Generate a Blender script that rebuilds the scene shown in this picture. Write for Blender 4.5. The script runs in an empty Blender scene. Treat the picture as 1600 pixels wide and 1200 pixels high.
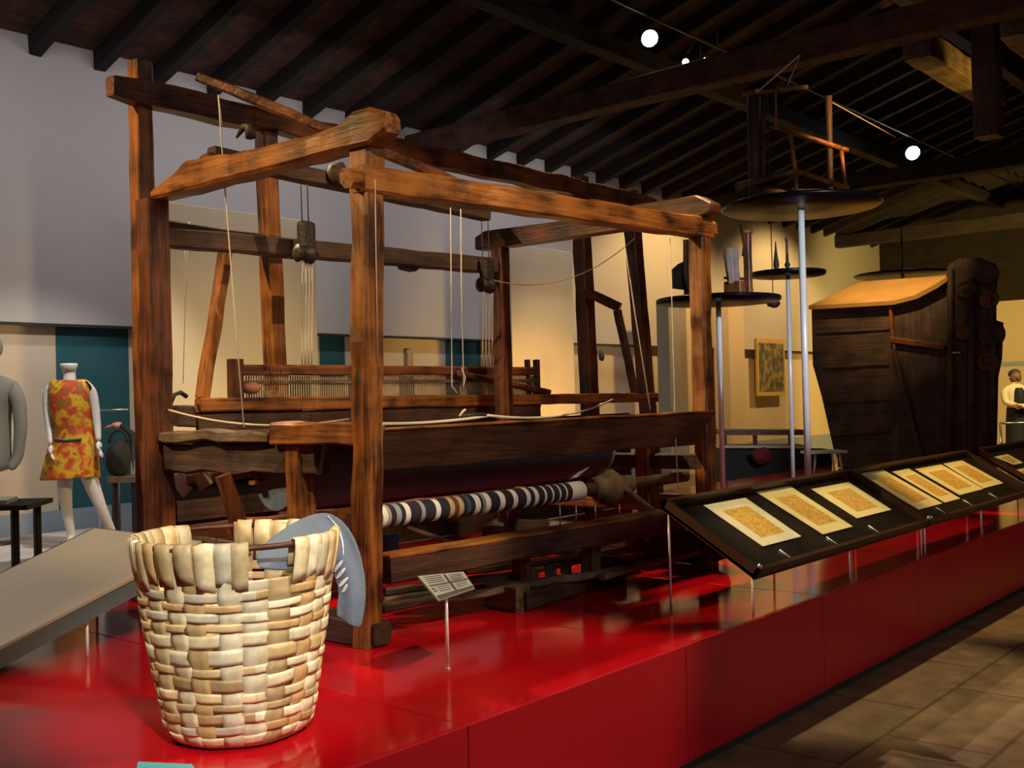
import bpy, bmesh, math, random
from mathutils import Vector, Matrix, noise
random.seed(7)
C = bpy.context.scene.collection
PI = math.pi
V = Vector
# ------------------------------------------------------------------ camera maths
FPX = 1668.0
_a, _p, _t = math.radians(40.6), math.radians(0.69), math.radians(1.4)
CAM = V((0, 0, 1.5))
FWD = V((math.cos(_a)*math.cos(_p), math.sin(_a)*math.cos(_p), math.sin(_p)))
_R0 = V((math.sin(_a), -math.cos(_a), 0)); _U0 = _R0.cross(FWD)
RGT = math.cos(_t)*_R0 - math.sin(_t)*_U0
UPV = math.sin(_t)*_R0 + math.cos(_t)*_U0
def ray(u, v): return (u-800)*RGT + (600-v)*UPV + FPX*FWD
def pz(u, v, z): d = ray(u, v); return CAM + d*((z-CAM.z)/d.z)
def py(u, v, y): d = ray(u, v); return CAM + d*(y/d.y)
def px(u, v, x): d = ray(u, v); return CAM + d*(x/d.x)
def pd(u, v, k): return CAM + ray(u, v)*(k/FPX)

# ------------------------------------------------------------------ materials
M = {}
def newmat(name):
    m = bpy.data.materials.new(name); m.use_nodes = True
    nt = m.node_tree; b = nt.nodes['Principled BSDF']; return m, nt, b
def plain(name, col, rough=.6, metal=0, bump=0, bscale=40, var=0.0, vscale=6, coat=0, spec=.5, alpha=1, trans=0):
    m, nt, b = newmat(name)
    b.inputs['Base Color'].default_value = (*col, 1); b.inputs['Roughness'].default_value = rough
    b.inputs['Metallic'].default_value = metal; b.inputs['Coat Weight'].default_value = coat
    b.inputs['Specular IOR Level'].default_value = spec
    b.inputs['Transmission Weight'].default_value = trans
    if bump or var:
        tc = nt.nodes.new('ShaderNodeTexCoord')
    if var:
        n = nt.nodes.new('ShaderNodeTexNoise'); n.inputs['Scale'].default_value = vscale; n.inputs['Detail'].default_value = 6
        nt.links.new(tc.outputs['Object'], n.inputs['Vector'])
        mx = nt.nodes.new('ShaderNodeMix'); mx.data_type = 'RGBA'
        mx.inputs['A'].default_value = (*[c*(1-var) for c in col], 1); mx.inputs['B'].default_value = (*[min(1, c*(1+var)) for c in col], 1)
        nt.links.new(n.outputs['Fac'], mx.inputs['Factor']); nt.links.new(mx.outputs['Result'], b.inputs['Base Color'])
    if bump:
        n = nt.nodes.new('ShaderNodeTexNoise'); n.inputs['Scale'].default_value = bscale; n.inputs['Detail'].default_value = 5
        nt.links.new(tc.outputs['Object'], n.inputs['Vector'])
        bp = nt.nodes.new('ShaderNodeBump'); bp.inputs['Strength'].default_value = bump; bp.inputs['Distance'].default_value = .01
        nt.links.new(n.outputs['Fac'], bp.inputs['Height']); nt.links.new(bp.outputs['Normal'], b.inputs['Normal'])
    M[name] = m; return m
def wood(name, axis, dark, light, rough=.45, fine=1.0):
    m, nt, b = newmat(name)
    tc = nt.nodes.new('ShaderNodeTexCoord'); mp = nt.nodes.new('ShaderNodeMapping')
    s = [22*fine]*3; s[axis] = 1.3; mp.inputs['Scale'].default_value = s
    nt.links.new(tc.outputs['Object'], mp.inputs['Vector'])
    n = nt.nodes.new('ShaderNodeTexNoise'); n.inputs['Scale'].default_value = 1.6; n.inputs['Detail'].default_value = 8; n.inputs['Roughness'].default_value = .65
    nt.links.new(mp.outputs['Vector'], n.inputs['Vector'])
    n2 = nt.nodes.new('ShaderNodeTexNoise'); n2.inputs['Scale'].default_value = 4.5; n2.inputs['Detail'].default_value = 6
    nt.links.new(tc.outputs['Object'], n2.inputs['Vector'])
    ma = nt.nodes.new('ShaderNodeMath'); ma.operation = 'ADD'
    nt.links.new(n.outputs['Fac'], ma.inputs[0]); nt.links.new(n2.outputs['Fac'], ma.inputs[1])
    r = nt.nodes.new('ShaderNodeValToRGB'); e = r.color_ramp.elements
    e[0].position = .40; e[0].color = (*dark, 1); e[1].position = .61; e[1].color = (*light, 1)
    hm = nt.nodes.new('ShaderNodeMath'); hm.operation = 'MULTIPLY'; hm.inputs[1].default_value = .5
    nt.links.new(ma.outputs[0], hm.inputs[0]); nt.links.new(hm.outputs[0], r.inputs['Fac'])
    nt.links.new(r.outputs['Color'], b.inputs['Base Color'])
    bp = nt.nodes.new('ShaderNodeBump'); bp.inputs['Strength'].default_value = .55; bp.inputs['Distance'].default_value = .012
    nt.links.new(n.outputs['Fac'], bp.inputs['Height']); nt.links.new(bp.outputs['Normal'], b.inputs['Normal'])
    b.inputs['Roughness'].default_value = rough
    M[name] = m; return m
for i, ax in enumerate('xyz'):
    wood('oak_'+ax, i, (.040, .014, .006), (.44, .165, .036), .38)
    wood('brown_'+ax, i, (.030, .011, .006), (.23, .070, .024), .42)
    wood('dark_'+ax, i, (.018, .010, .007), (.09, .045, .026), .6)
    wood('grey_'+ax, i, (.05, .035, .022), (.22, .15, .09), .7)
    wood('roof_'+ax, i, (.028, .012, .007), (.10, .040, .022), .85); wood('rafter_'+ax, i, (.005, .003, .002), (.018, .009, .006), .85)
plain('red_gloss', (.42, .003, .008), .12, spec=.2, var=.1, vscale=1.5)
plain('red_front', (.42, .008, .020), .34, spec=.35, var=.12, vscale=1.2)
plain('wall_upper', (.50, .485, .49), .9, bump=.1, bscale=60, var=.04, vscale=.8)
plain('wall_cream', (.62, .52, .40), .9, var=.05, vscale=1)
plain('teal', (.018, .10, .13), .8, var=.1, vscale=3)
plain('skirt', (.28, .36, .48), .7)
plain('partition', (.62, .52, .36), .92, var=.05, vscale=2)
plain('plinth_white', (.70, .66, .64), .8)
plain('edge_dark', (.02, .02, .02), .7)
plain('chrome', (.90, .92, .96), .25, metal=.12)
plain('steel', (.6, .6, .6), .3, metal=1)
plain('black_gloss', (.004, .004, .006), .3, spec=.2)
plain('black_matt', (.012, .012, .012), .75)
plain('case_black', (.018, .014, .012), .35, var=.3, vscale=12)
plain('case_frame', (.06, .028, .016), .4)
plain('paper', (.95, .82, .40), .85, var=.05, vscale=8)
plain('paper_white', (.92, .88, .66), .85, var=.04, vscale=8)
plain('rope', (.66, .62, .55), .9)
plain('cord_tan', (.45, .33, .20), .9)
plain('cord_dark', (.12, .09, .07), .9)
plain('iron', (.02, .018, .016), .55, bump=.5, bscale=60)
plain('cloth_dark', (.12, .18, .28), .9, bump=.5, bscale=160, var=.3, vscale=20)
plain('cloth_navy', (.010, .013, .030), .9, bump=.4, bscale=200, var=.3, vscale=30)
plain('cloth_white', (.68, .69, .74), .9, bump=.4, bscale=200)
plain('cloth_tan', (.42, .31, .18), .9)
plain('cloth_brown', (.10, .035, .012), .9)
plain('cloth_grey', (.24, .27, .32), .9)
plain('cloth_blue', (.03, .07, .16), .9)
plain('denim', (.16, .195, .25), .92, bump=.6, bscale=260, var=.15, vscale=40)
plain('stripe_white', (.82, .83, .88), .9)
plain('case_teal', (.12, .17, .17), .5)
plain('lino_pale', (.60, .50, .37), .5, var=.12, vscale=5)
plain('label_grey', (.50, .53, .52), .5)
plain('label_dark', (.10, .11, .11), .6)
plain('label_teal', (.10, .45, .52), .5)
plain('mannequin_white', (.84, .83, .82), .4)
plain('suit_grey', (.27, .27, .23), .9, var=.08, vscale=6)
plain('skin', (.26, .11, .06), .6)
plain('shirt', (.80, .66, .38), .8)
plain('hair', (.05, .04, .035), .7)
plain('mirrorframe', (.55, .40, .14), .5)
plain('crimson_cloth', (.16, .01, .02), .9)
plain('lamp_black', (.02, .02, .02), .4)
plain('plaster_prop', (.75, .70, .62), .8)
plain('pink', (.6, .25, .2), .7)
plain('lid_tan', (.50, .27, .09), .7, var=.25, vscale=3)
def emis(name, col, s):
    m, nt, b = newmat(name); b.inputs['Base Color'].default_value = (*col, 1)
    b.inputs['Emission Color'].default_value = (*col, 1); b.inputs['Emission Strength'].default_value = s; M[name] = m
emis('bulb_cool', (.85, .92, 1), 30); emis('bulb_warm', (1, .8, .45), 14)
# glass
m, nt, b = newmat('glass'); b.inputs['Base Color'].default_value = (1, 1, 1, 1); b.inputs['Roughness'].default_value = .02
g = nt.nodes.new('ShaderNodeBsdfGlossy'); g.inputs['Roughness'].default_value = .03
t = nt.nodes.new('ShaderNodeBsdfTransparent'); t.inputs['Color'].default_value = (.97, .98, .97, 1)
fz = nt.nodes.new('ShaderNodeValue'); fz.outputs[0].default_value = .05
mx = nt.nodes.new('ShaderNodeMixShader'); nt.links.new(fz.outputs[0], mx.inputs[0]); nt.links.new(t.outputs[0], mx.inputs[1]); nt.links.new(g.outputs[0], mx.inputs[2])
nt.links.new(mx.outputs[0], nt.nodes['Material Output'].inputs['Surface']); M['glass'] = m
# woven ash strips: tint per strip comes from a colour attribute
m, nt, b = newmat('splint'); at_ = nt.nodes.new('ShaderNodeVertexColor'); at_.layer_name = 'tint'
tc = nt.nodes.new('ShaderNodeTexCoord'); n = nt.nodes.new('ShaderNodeTexNoise'); n.inputs['Scale'].default_value = 30; n.inputs['Detail'].default_value = 8
mp = nt.nodes.new('ShaderNodeMapping'); mp.inputs['Scale'].default_value = (1, 1, 1)
nt.links.new(tc.outputs['Object'], mp.inputs[0]); nt.links.new(mp.outputs[0], n.inputs['Vector'])
mx = nt.nodes.new('ShaderNodeMix'); mx.data_type = 'RGBA'; mx.blend_type = 'MULTIPLY'; mx.inputs['Factor'].default_value = .5
r = nt.nodes.new('ShaderNodeValToRGB'); r.color_ramp.elements[0].position = .38; r.color_ramp.elements[0].color = (.62, .54, .42, 1); r.color_ramp.elements[1].position = .6
nt.links.new(n.outputs['Fac'], r.inputs['Fac']); nt.links.new(at_.outputs['Color'], mx.inputs['A']); nt.links.new(r.outputs['Color'], mx.inputs['B'])
nt.links.new(mx.outputs['Result'], b.inputs['Base Color']); b.inputs['Roughness'].default_value = .5; M['splint'] = m
# floral dress
m, nt, b = newmat('floral'); tc = nt.nodes.new('ShaderNodeTexCoord')
n0 = nt.nodes.new('ShaderNodeTexNoise'); n0.inputs['Scale'].default_value = 8; n0.inputs['Detail'].default_value = 4; n0.inputs['Distortion'].default_value = .25
nt.links.new(tc.outputs['Object'], n0.inputs['Vector'])
r = nt.nodes.new('ShaderNodeValToRGB'); r.color_ramp.elements[0].position = .30; r.color_ramp.elements[0].color = (.10, .08, .02, 1)
r.color_ramp.elements[1].position = .72; r.color_ramp.elements[1].color = (.62, .38, .16, 1)
for pos, c in ((.38, (.25, .22, .03)), (.44, (.62, .05, .02)), (.49, (.70, .16, .03)), (.54, (.75, .45, .02)), (.60, (.72, .52, .03)), (.66, (.50, .06, .03))):
    el = r.color_ramp.elements.new(pos); el.color = (*c, 1)
nt.links.new(n0.outputs['Fac'], r.inputs['Fac']); nt.links.new(r.outputs['Color'], b.inputs['Base Color']); b.inputs['Roughness'].default_value = .7; M['floral'] = m
# printed sheet (ochre drawing)
m, nt, b = newmat('print_ochre'); tc = nt.nodes.new('ShaderNodeTexCoord')
n0 = nt.nodes.new('ShaderNodeTexNoise'); n0.inputs['Scale'].default_value = 60; n0.inputs['Detail'].default_value = 8
nt.links.new(tc.outputs['Object'], n0.inputs['Vector'])
r = nt.nodes.new('ShaderNodeValToRGB'); r.color_ramp.elements[0].position = .36; r.color_ramp.elements[0].color = (.58, .30, .04, 1)
r.color_ramp.elements[1].position = .60; r.color_ramp.elements[1].color = (.86, .56, .13, 1)
nt.links.new(n0.outputs['Fac'], r.inputs['Fac']); nt.links.new(r.outputs['Color'], b.inputs['Base Color']); b.inputs['Roughness'].default_value = .8; M['print_ochre'] = m
# print for the framed picture
m, nt, b = newmat('print_dark'); tc = nt.nodes.new('ShaderNodeTexCoord')
n0 = nt.nodes.new('ShaderNodeTexNoise'); n0.inputs['Scale'].default_value = 6; n0.inputs['Detail'].default_value = 4
nt.links.new(tc.outputs['Object'], n0.inputs['Vector'])
r = nt.nodes.new('ShaderNodeValToRGB'); r.color_ramp.elements[0].position = .35; r.color_ramp.elements[0].color = (.05, .04, .02, 1)
r.color_ramp.elements[1].position = .65; r.color_ramp.elements[1].color = (.40, .26, .06, 1); el = r.color_ramp.elements.new(.5); el.color = (.10, .12, .11, 1)
nt.links.new(n0.outputs['Fac'], r.inputs['Fac']); nt.links.new(r.outputs['Color'], b.inputs['Base Color']); M['print_dark'] = m
# floor
m, nt, b = newmat('floor_tile'); tc = nt.nodes.new('ShaderNodeTexCoord')
br = nt.nodes.new('ShaderNodeTexBrick'); br.inputs['Scale'].default_value = .55; br.inputs['Mortar Size'].default_value = .006
br.inputs['Color1'].default_value = (.21, .15, .09, 1); br.inputs['Color2'].default_value = (.24, .17, .10, 1); br.inputs['Mortar'].default_value = (.13, .09, .05, 1)
nt.links.new(tc.outputs['Object'], br.inputs['Vector'])
n0 = nt.nodes.new('ShaderNodeTexNoise'); n0.inputs['Scale'].default_value = 7; n0.inputs['Detail'].default_value = 8
nt.links.new(tc.outputs['Object'], n0.inputs['Vector'])
mx = nt.nodes.new('ShaderNodeMix'); mx.data_type = 'RGBA'; mx.blend_type = 'MULTIPLY'; mx.inputs['Factor'].default_value = .8
r = nt.nodes.new('ShaderNodeValToRGB'); r.color_ramp.elements[0].position = .3; r.color_ramp.elements[0].color = (.45, .4, .35, 1); r.color_ramp.elements[1].position = .7
nt.links.new(n0.outputs['Fac'], r.inputs['Fac']); nt.links.new(br.outputs['Color'], mx.inputs['A']); nt.links.new(r.outputs['Color'], mx.inputs['B'])
nt.links.new(mx.outputs['Result'], b.inputs['Base Color']); b.inputs['Roughness'].default_value = .55; M['floor_tile'] = m

# ------------------------------------------------------------------ object helpers
def link_mesh(name, bm, mats, parent=None, smooth=False):
    me = bpy.data.meshes.new(name)
    if parent is not None:
        bmesh.ops.transform(bm, matrix=absmat(parent).inverted(), verts=bm.verts)
    bmesh.ops.recalc_face_normals(bm, faces=bm.faces)
    bm.to_mesh(me); bm.free()
    if isinstance(mats, str): mats = [mats]
    for mm in mats: me.materials.append(M[mm])
    if smooth:
        for p in me.polygons: p.use_smooth = True
    o = bpy.data.objects.new(name, me); C.objects.link(o)
    if parent is not None: o.parent = parent
    return o
def absmat(o):
    m = o.matrix_basis.copy(); q = o.parent
    while q is not None: m = q.matrix_basis @ m; q = q.parent
    return m
def root(name, label, cat, loc, rz=0, group=None):
    o = bpy.data.objects.new(name, None); C.objects.link(o); o.empty_display_size = .1
    o.location = loc; o.rotation_euler = (0, 0, rz); o['label'] = label; o['category'] = cat
    if group: o['group'] = group
    return o
def tag(o, label, cat, group=None):
    o['label'] = label; o['category'] = cat
    if group: o['group'] = group
    return o
def struct(name, bm, mats):
    o = link_mesh(name, bm, mats); o['kind'] = 'structure'; return o
def center(o):
    """move a mesh object's origin to the middle of its base"""
    me = o.data; xs = [v.co for v in me.vertices]
    c = V((sum(v.x for v in xs)/len(xs), sum(v.y for v in xs)/len(xs), min(v.z for v in xs)))
    me.transform(Matrix.Translation(-c)); o.location = o.location + c; return o
def B(): return bmesh.new()
def box(bm, x0, x1, y0, y1, z0, z1, bev=0, mi=0):
    g = bmesh.ops.create_cube(bm, size=1)
    for v in g['verts']: v.co = V((x0+(v.co.x+.5)*(x1-x0), y0+(v.co.y+.5)*(y1-y0), z0+(v.co.z+.5)*(z1-z0)))
    fs = set(f for v in g['verts'] for f in v.link_faces)
    for f in fs: f.material_index = mi
    if bev:
        es = list(set(e for v in g['verts'] for e in v.link_edges))
        bmesh.ops.bevel(bm, geom=es, offset=bev, segments=2, affect='EDGES', profile=.5)
    return bm
def beam(bm, p0, p1, w, h, up=(0, 0, 1), seg=8, rough=.004, bev=.008, roll=0, w1=None, h1=None, sag=0, seed=0, ends=0.0):
    """hewn timber: rectangular section (chamfered) swept p0->p1"""
    p0, p1 = V(p0), V(p1); d = (p1-p0); L = d.length; d.normalize(); up = V(up)
    s = d.cross(up)
    if s.length < 1e-4: s = d.cross(V((1, 0, 0)))
    s.normalize(); t = s.cross(d).normalized()
    if roll: R = Matrix.Rotation(roll, 3, d); s = R @ s; t = R @ t
    w1 = w if w1 is None else w1; h1 = h if h1 is None else h1
    rings = []
    for i in range(seg+1):
        k = i/seg; c = p0 + d*L*k - V((0, 0, sag*4*k*(1-k))); a = (w+(w1-w)*k)/2; b_ = (h+(h1-h)*k)/2
        if ends and i in (0, seg): a *= 1-ends; b_ *= 1-ends
        q = min(bev, a*.6, b_*.6); ring = []
        for (sx, sy) in ((a-q, -b_), (a, -b_+q), (a, b_-q), (a-q, b_), (-a+q, b_), (-a, b_-q), (-a, -b_+q), (-a+q, -b_)):
            P = c + s*sx + t*sy
            nz = noise.noise_vector(P*5 + V((seed*3.1, seed, 0)))
            P = P + (s*nz.x + t*nz.y)*rough*2
            ring.append(bm.verts.new(P))
        rings.append(ring)
    for i in range(seg):
        for j in range(8):
            bm.faces.new((rings[i][j], rings[i][(j+1) % 8], rings[i+1][(j+1) % 8], rings[i+1][j]))
    bm.faces.new(rings[0][::-1]); bm.faces.new(rings[-1]); return bm
def tube(bm, pts, r, n=8, r1=None, caps=True, mi=0):
    pts = [V(p) for p in pts]; rings = []; N = len(pts)
    ref = V((0, 0, 1))
    d0 = (pts[1]-pts[0]).normalized()
    if abs(d0.dot(ref)) > .9: ref = V((1, 0, 0))
    for i, p in enumerate(pts):
        d = (pts[min(i+1, N-1)] - pts[max(i-1, 0)]).normalized()
        s = d.cross(ref).normalized(); t = s.cross(d)
        rr = r if r1 is None else r + (r1-r)*i/(N-1)
        if isinstance(r, (list, tuple)): rr = r[i]
        rings.append([bm.verts.new(p + (s*math.cos(2*PI*j/n) + t*math.sin(2*PI*j/n))*rr) for j in range(n)])
    for i in range(N-1):
        for j in range(n):
            f = bm.faces.new((rings[i][j], rings[i][(j+1) % n], rings[i+1][(j+1) % n], rings[i+1][j])); f.smooth = True; f.material_index = mi
    if caps:
        for f in (bm.faces.new(rings[0][::-1]), bm.faces.new(rings[-1])): f.material_index = mi
    return bm
def sagpts(a, b, s, n=14): 
    a, b = V(a), V(b); return [a.lerp(b, i/n) - V((0, 0, s*4*(i/n)*(1-i/n))) for i in range(n+1)]
def lathe(bm, c, prof, n=24, axis=(0, 0, 1), mi=0):
    c = V(c); ax = V(axis).normalized(); ref = V((1, 0, 0)) if abs(ax.x) < .9 else V((0, 1, 0))
    s = ax.cross(ref).normalized(); t = ax.cross(s); rings = []
    for (r, z) in prof:
        rings.append([bm.verts.new(c + ax*z + (s*math.cos(2*PI*j/n)+t*math.sin(2*PI*j/n))*max(r, 1e-4)) for j in range(n)])
    for i in range(len(prof)-1):
        for j in range(n):
            f = bm.faces.new((rings[i][j], rings[i][(j+1) % n], rings[i+1][(j+1) % n], rings[i+1][j])); f.smooth = True; f.material_index = mi
    bm.faces.new(rings[0][::-1]).material_index = mi; bm.faces.new(rings[-1]).material_index = mi
    return bm
def prism(bm, pts, dv, mi=0):
    dv = V(dv); a = [bm.verts.new(V(p)) for p in pts]; b_ = [bm.verts.new(V(p)+dv) for p in pts]; n = len(pts)
    fs = [bm.faces.new(a[::-1]), bm.faces.new(b_)]
    for i in range(n): fs.append(bm.faces.new((a[i], a[(i+1) % n], b_[(i+1) % n], b_[i])))
    for f in fs: f.material_index = mi
    return bm
def blob(bm, c, rx, ry, rz, rough=.1, sub=3, seed=0, mi=0):
    g = bmesh.ops.create_icosphere(bm, subdivisions=sub, radius=1)
    for v in g['verts']:
        k = 1 + rough*noise.noise(v.co*1.8 + V((seed, 0, 0)))
        v.co = V(c) + V((v.co.x*rx*k, v.co.y*ry*k, v.co.z*rz*k))
        for f in v.link_faces: f.smooth = True; f.material_index = mi
    return bm
def dup(r, loc, label=None, rz=None, group=None):
    c = r.copy(); C.objects.link(c); c.location = loc
    if rz is not None: c.rotation_euler = (0, 0, rz)
    if label: c['label'] = label
    if group: c['group'] = group
    for ch in list(r.children):
        if ch.name == c.name: continue
        d = ch.copy(); C.objects.link(d); d.parent = c
        for gch in list(ch.children):
            e = gch.copy(); C.objects.link(e); e.parent = d
    return c

PZ = .5   # platform top
# ================================================================== ROOM
bm = B(); box(bm, -8, 32, -6, 13, -.1, 0); struct('floor', bm, 'floor_tile')
WY = 10.6
# back wall: upper plastered face stands forward of the lower display zone
bm = B(); box(bm, -6, 30, WY, WY+.3, 2.35, 5.3); struct('wall_back_upper', bm, 'wall_upper')
def seg_x(u, v=600, y=WY+.12): return py(u, v, y).x
xs = [-6, seg_x(88), seg_x(202), seg_x(500), seg_x(540), seg_x(697), seg_x(752), 30]
cols = ['wall_cream', 'teal', 'wall_cream', 'teal', 'wall_cream', 'teal', 'wall_cream']
bm = B(); mats = ['wall_cream', 'teal', 'skirt']
for i, c in enumerate(cols):
    box(bm, xs[i], xs[i+1], WY+.12, WY+.3, .45, 2.35, mi=mats.index(c))
box(bm, -6, 30, WY+.10, WY+.3, 0, .45, mi=2)
struct('wall_back_lower', bm, mats)
bm = B(); box(bm, -6, 30, WY-.02, WY+.0, 2.33, 2.36); struct('trim_1', bm, 'edge_dark')
# end wall
bm = B(); box(bm, 27, 27.3, -6, WY+.3, 0, 3.5); box(bm, 26.96, 27, -6, WY, 1.95, 2.05, mi=1); struct('wall_end', bm, ['wall_cream', 'skirt'])
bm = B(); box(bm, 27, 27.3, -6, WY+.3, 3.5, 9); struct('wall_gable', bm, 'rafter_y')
bm = B(); box(bm, -8.3, -8, -6, WY+.3, 0, 5.3); struct('wall_near', bm, 'wall_cream')
bm = B(); box(bm, -8, 30, -6.3, -6, 0, 5.3); struct('wall_front', bm, 'wall_cream')
# roof: pitch .3, ridge at Y=2.3
RZ0, SL, RY = 5.26, .30, 2.3
def roofz(y): return RZ0 + SL*(WY-y) if y > RY else RZ0 + SL*(WY-RY) - SL*(RY-y)
bm = B()
for (ya, yb) in ((WY+.3, RY), (RY, -6.3)):
    prism(bm, [(-8, ya, roofz(ya)), (-8, yb, roofz(yb)), (-8, yb, roofz(yb)+.12), (-8, ya, roofz(ya)+.12)], (38, 0, 0))
struct('ceiling', bm, 'roof_x')
k = 0
x = 5.05-.69*12
while x < 27:
    bm = B(); w = .13
    beam(bm, (x+.03, WY+.02, roofz(WY)-.10), (x+.03, RY, roofz(RY)-.10), w, .20, seg=10, rough=.006)
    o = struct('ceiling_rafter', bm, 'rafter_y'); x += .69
for tx in (10.36, 17.6, 24.4):
    bm = B(); beam(bm, (tx, WY+.02, 5.0), (tx, -5.9, 5.0), .26, .28, seg=20, rough=.012)
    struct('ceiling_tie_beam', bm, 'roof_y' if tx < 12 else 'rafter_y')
for (yy, zz) in ((7.6, -.35), (5.0, -.36)):
    bm = B(); beam(bm, (-8, yy, roofz(yy)+zz), (27, yy, roofz(yy)+zz), .2, .22, seg=40, rough=.01); struct('ceiling_purlin', bm, 'rafter_x')
# purlin near the ridge that catches a lamp, and a hanging post
a = pz(1441, 80, 5.6); bm = B(); beam(bm, (a.x-.2, a.y, 5.62), (a.x+2.9, a.y, 5.62), .34, .30, seg=10, rough=.01); struct('ceiling_purlin', bm, 'grey_x')
a2 = pz(1440, 5, 6.3)
bm = B(); q = px(1545, 215, 12.0); beam(bm, (12, q.y, q.z), (12, q.y, roofz(q.y)), .24, .26, up=(1, 0, 0), rough=.01); struct('ceiling_post', bm, 'dark_z')
a3 = pz(1585, 42, 5.6); bm = B(); beam(bm, (a3.x-.1, a3.y, 5.62), (a3.x+2.5, a3.y, 5.62), .32, .28, seg=10, rough=.01); struct('ceiling_purlin', bm, 'grey_x')

# partitions against the back wall
def partition(name, u0, u1, vtop, y, lab):
    A_, Bb = py(u0, vtop, y), py(u1, vtop, y); bm = B()
    box(bm, A_.x, Bb.x, y, y+.10, 0, py((u0+u1)/2, vtop, y).z, bev=.01)
    o = link_mesh(name, bm, 'partition'); tag(o, lab, 'partition'); return center(o)
partition('display_partition', 222, 492, 328, 9.5, 'tall cream display partition glowing warm behind the left half of the big loom')
partition('display_partition', 797, 893, 387, 9.5, 'tall yellow-lit display partition behind the right rear post of the loom')
a = py(1040, 470, 9.9); b_ = py(1062, 640, 9.9)
bm = B(); box(bm, a.x, b_.x, 9.85, 10.1, 0, a.z, bev=.01); tag(center(link_mesh('upright_screen', bm, 'suit_grey')), 'narrow grey upright panel against the wall left of the rear loom post', 'panel')
# vertical yellow fins beyond it
for (u0, u1, lab) in ((1068, 1086, 'slim ochre wall panel between the right loom post and grey upright panel'), (1134, 1158, 'slim ochre wall panel just right of the first chrome pole')):
    a = py(u0, 470, 10.3); b_ = py(u1, 470, 10.3); bm = B(); box(bm, a.x, b_.x, 10.25, 10.6, 0, a.z, bev=.01)
    tag(center(link_mesh('wall_panel', bm, 'wall_cream')), lab, 'panel')

# ================================================================== PLATFORM
pl = root('display_platform', 'long low glossy red display platform carrying the loom and cases', 'platform', (6, 4, 0))
FY, BY = 2.25, 6.0; x = 3.64-1.26*5; g_ = .0015
while x < 14.5:
    bm = B(); box(bm, x+g_, x+1.26-g_, FY+.02, BY, PZ-.03, PZ, bev=.003); link_mesh('top_panel', bm, 'red_gloss', pl)
    bm = B(); box(bm, x+g_, x+1.26-g_, FY, FY+.02, .04, PZ, bev=.003); link_mesh('front_panel', bm, 'red_front', pl)
    x += 1.26
bm = B(); box(bm, -2.6, 14.9, FY+.05, BY-.02, 0, PZ-.03); link_mesh('plinth_core', bm, 'red_front', pl)
bm = B(); box(bm, -2.6, 14.9, FY+.02, FY+.05, 0, .05); link_mesh('kick_strip', bm, 'edge_dark', pl)

# ================================================================== BASKET
BC = V((1.936, 2.792, PZ))
bk = root('woven_basket', 'large pale woven splint basket standing at the front of the red platform', 'basket', BC)
NS, NR = 22, 13
H = .60
def brad(k): return .212 + .095*(k**.8) if k > 0 else .212
def bpt(th, z, off):
    k = z/H; r = brad(max(0, min(1, k))) + off
    if z < .05: r -= .022*((.05-z)/.05)**1.6
    w = .008*noise.noise(V((math.cos(th)*2, math.sin(th)*2, z*4)))
    return BC + V((math.cos(th)*(r+w), math.sin(th)*(r+w), max(z, .004)))
_w = [1.0, .8, 1.1, .75, 1.0, 1.25, .9, 1.35, 1.2, .85, .9, .8, 1.0]; _s = sum(_w)
zb0 = [.012 + .463*sum(_w[:i])/_s for i in range(NR+1)]
zrow = [(zb0[i]+zb0[i+1])/2 for i in range(NR)]; hrow = [zb0[i+1]-zb0[i] for i in range(NR)]
def rowpos(z):
    for i in range(NR):
        if z < zb0[i+1]: return i - .5 + max(0, z-zb0[i])/hrow[i]
    return NR-.5
front = math.atan2(-BC.y, -BC.x)            # towards the camera
slot = [front+.35, front+.35+PI-.10]
bm = B(); tint = bm.loops.layers.color.new('tint')
def tn():
    b0 = random.choice([(.93, .86, .68), (.88, .77, .56), (.95, .90, .76), (.80, .66, .45), (.92, .82, .62)])
    k = random.uniform(.85, 1.1); return (min(1, b0[0]*k), min(1, b0[1]*k), min(1, b0[2]*k), 1)
def ribbon(bm, grid, col, thick_dir):
    vs = [[bm.verts.new(p) for p in row] for row in grid]
    for i in range(len(vs)-1):
        for j in range(len(vs[0])-1):
            f = bm.faces.new((vs[i][j], vs[i+1][j], vs[i+1][j+1], vs[i][j+1])); f.smooth = True
            for l in f.loops: l[tint] = col
for j in range(NS):
    th = 2*PI*j/NS + .05*math.sin(j*2.3); wd = random.uniform(.060, .078); ph = j % 2
    isslot = any(abs((th-s+PI) % (2*PI)-PI) < .20 for s in slot)
    top = .50 if isslot else H - .005; grid = []
    n = 64
    for i in range(n+1):
        z = top*i/n
        rowp = rowpos(z)
        off = .0038*math.cos(PI*(rowp + ph)) if z < .47 else .002
        r = brad(z/H); da = wd/2/r*(.86+.14*z/H)
        grid.append([bpt(th+da*q, z, off - .002*q*q) for q in (-1, -.4, .4, 1)])
    if not isslot:   # fold over the rim and tuck inside
        for (zz, of) in ((H+.004, 0.0), (H+.006, -.010), (H, -.020), (H-.03, -.023), (H-.10, -.022)):
            r = brad(1); da = wd/2/r
            grid.append([BC + V((math.cos(th+da*q)*(brad(min(1, zz/H))+of), math.sin(th+da*q)*(brad(min(1, zz/H))+of), zz)) for q in (-1, -.4, .4, 1)])
    ribbon(bm, grid, tn(), None)
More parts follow.
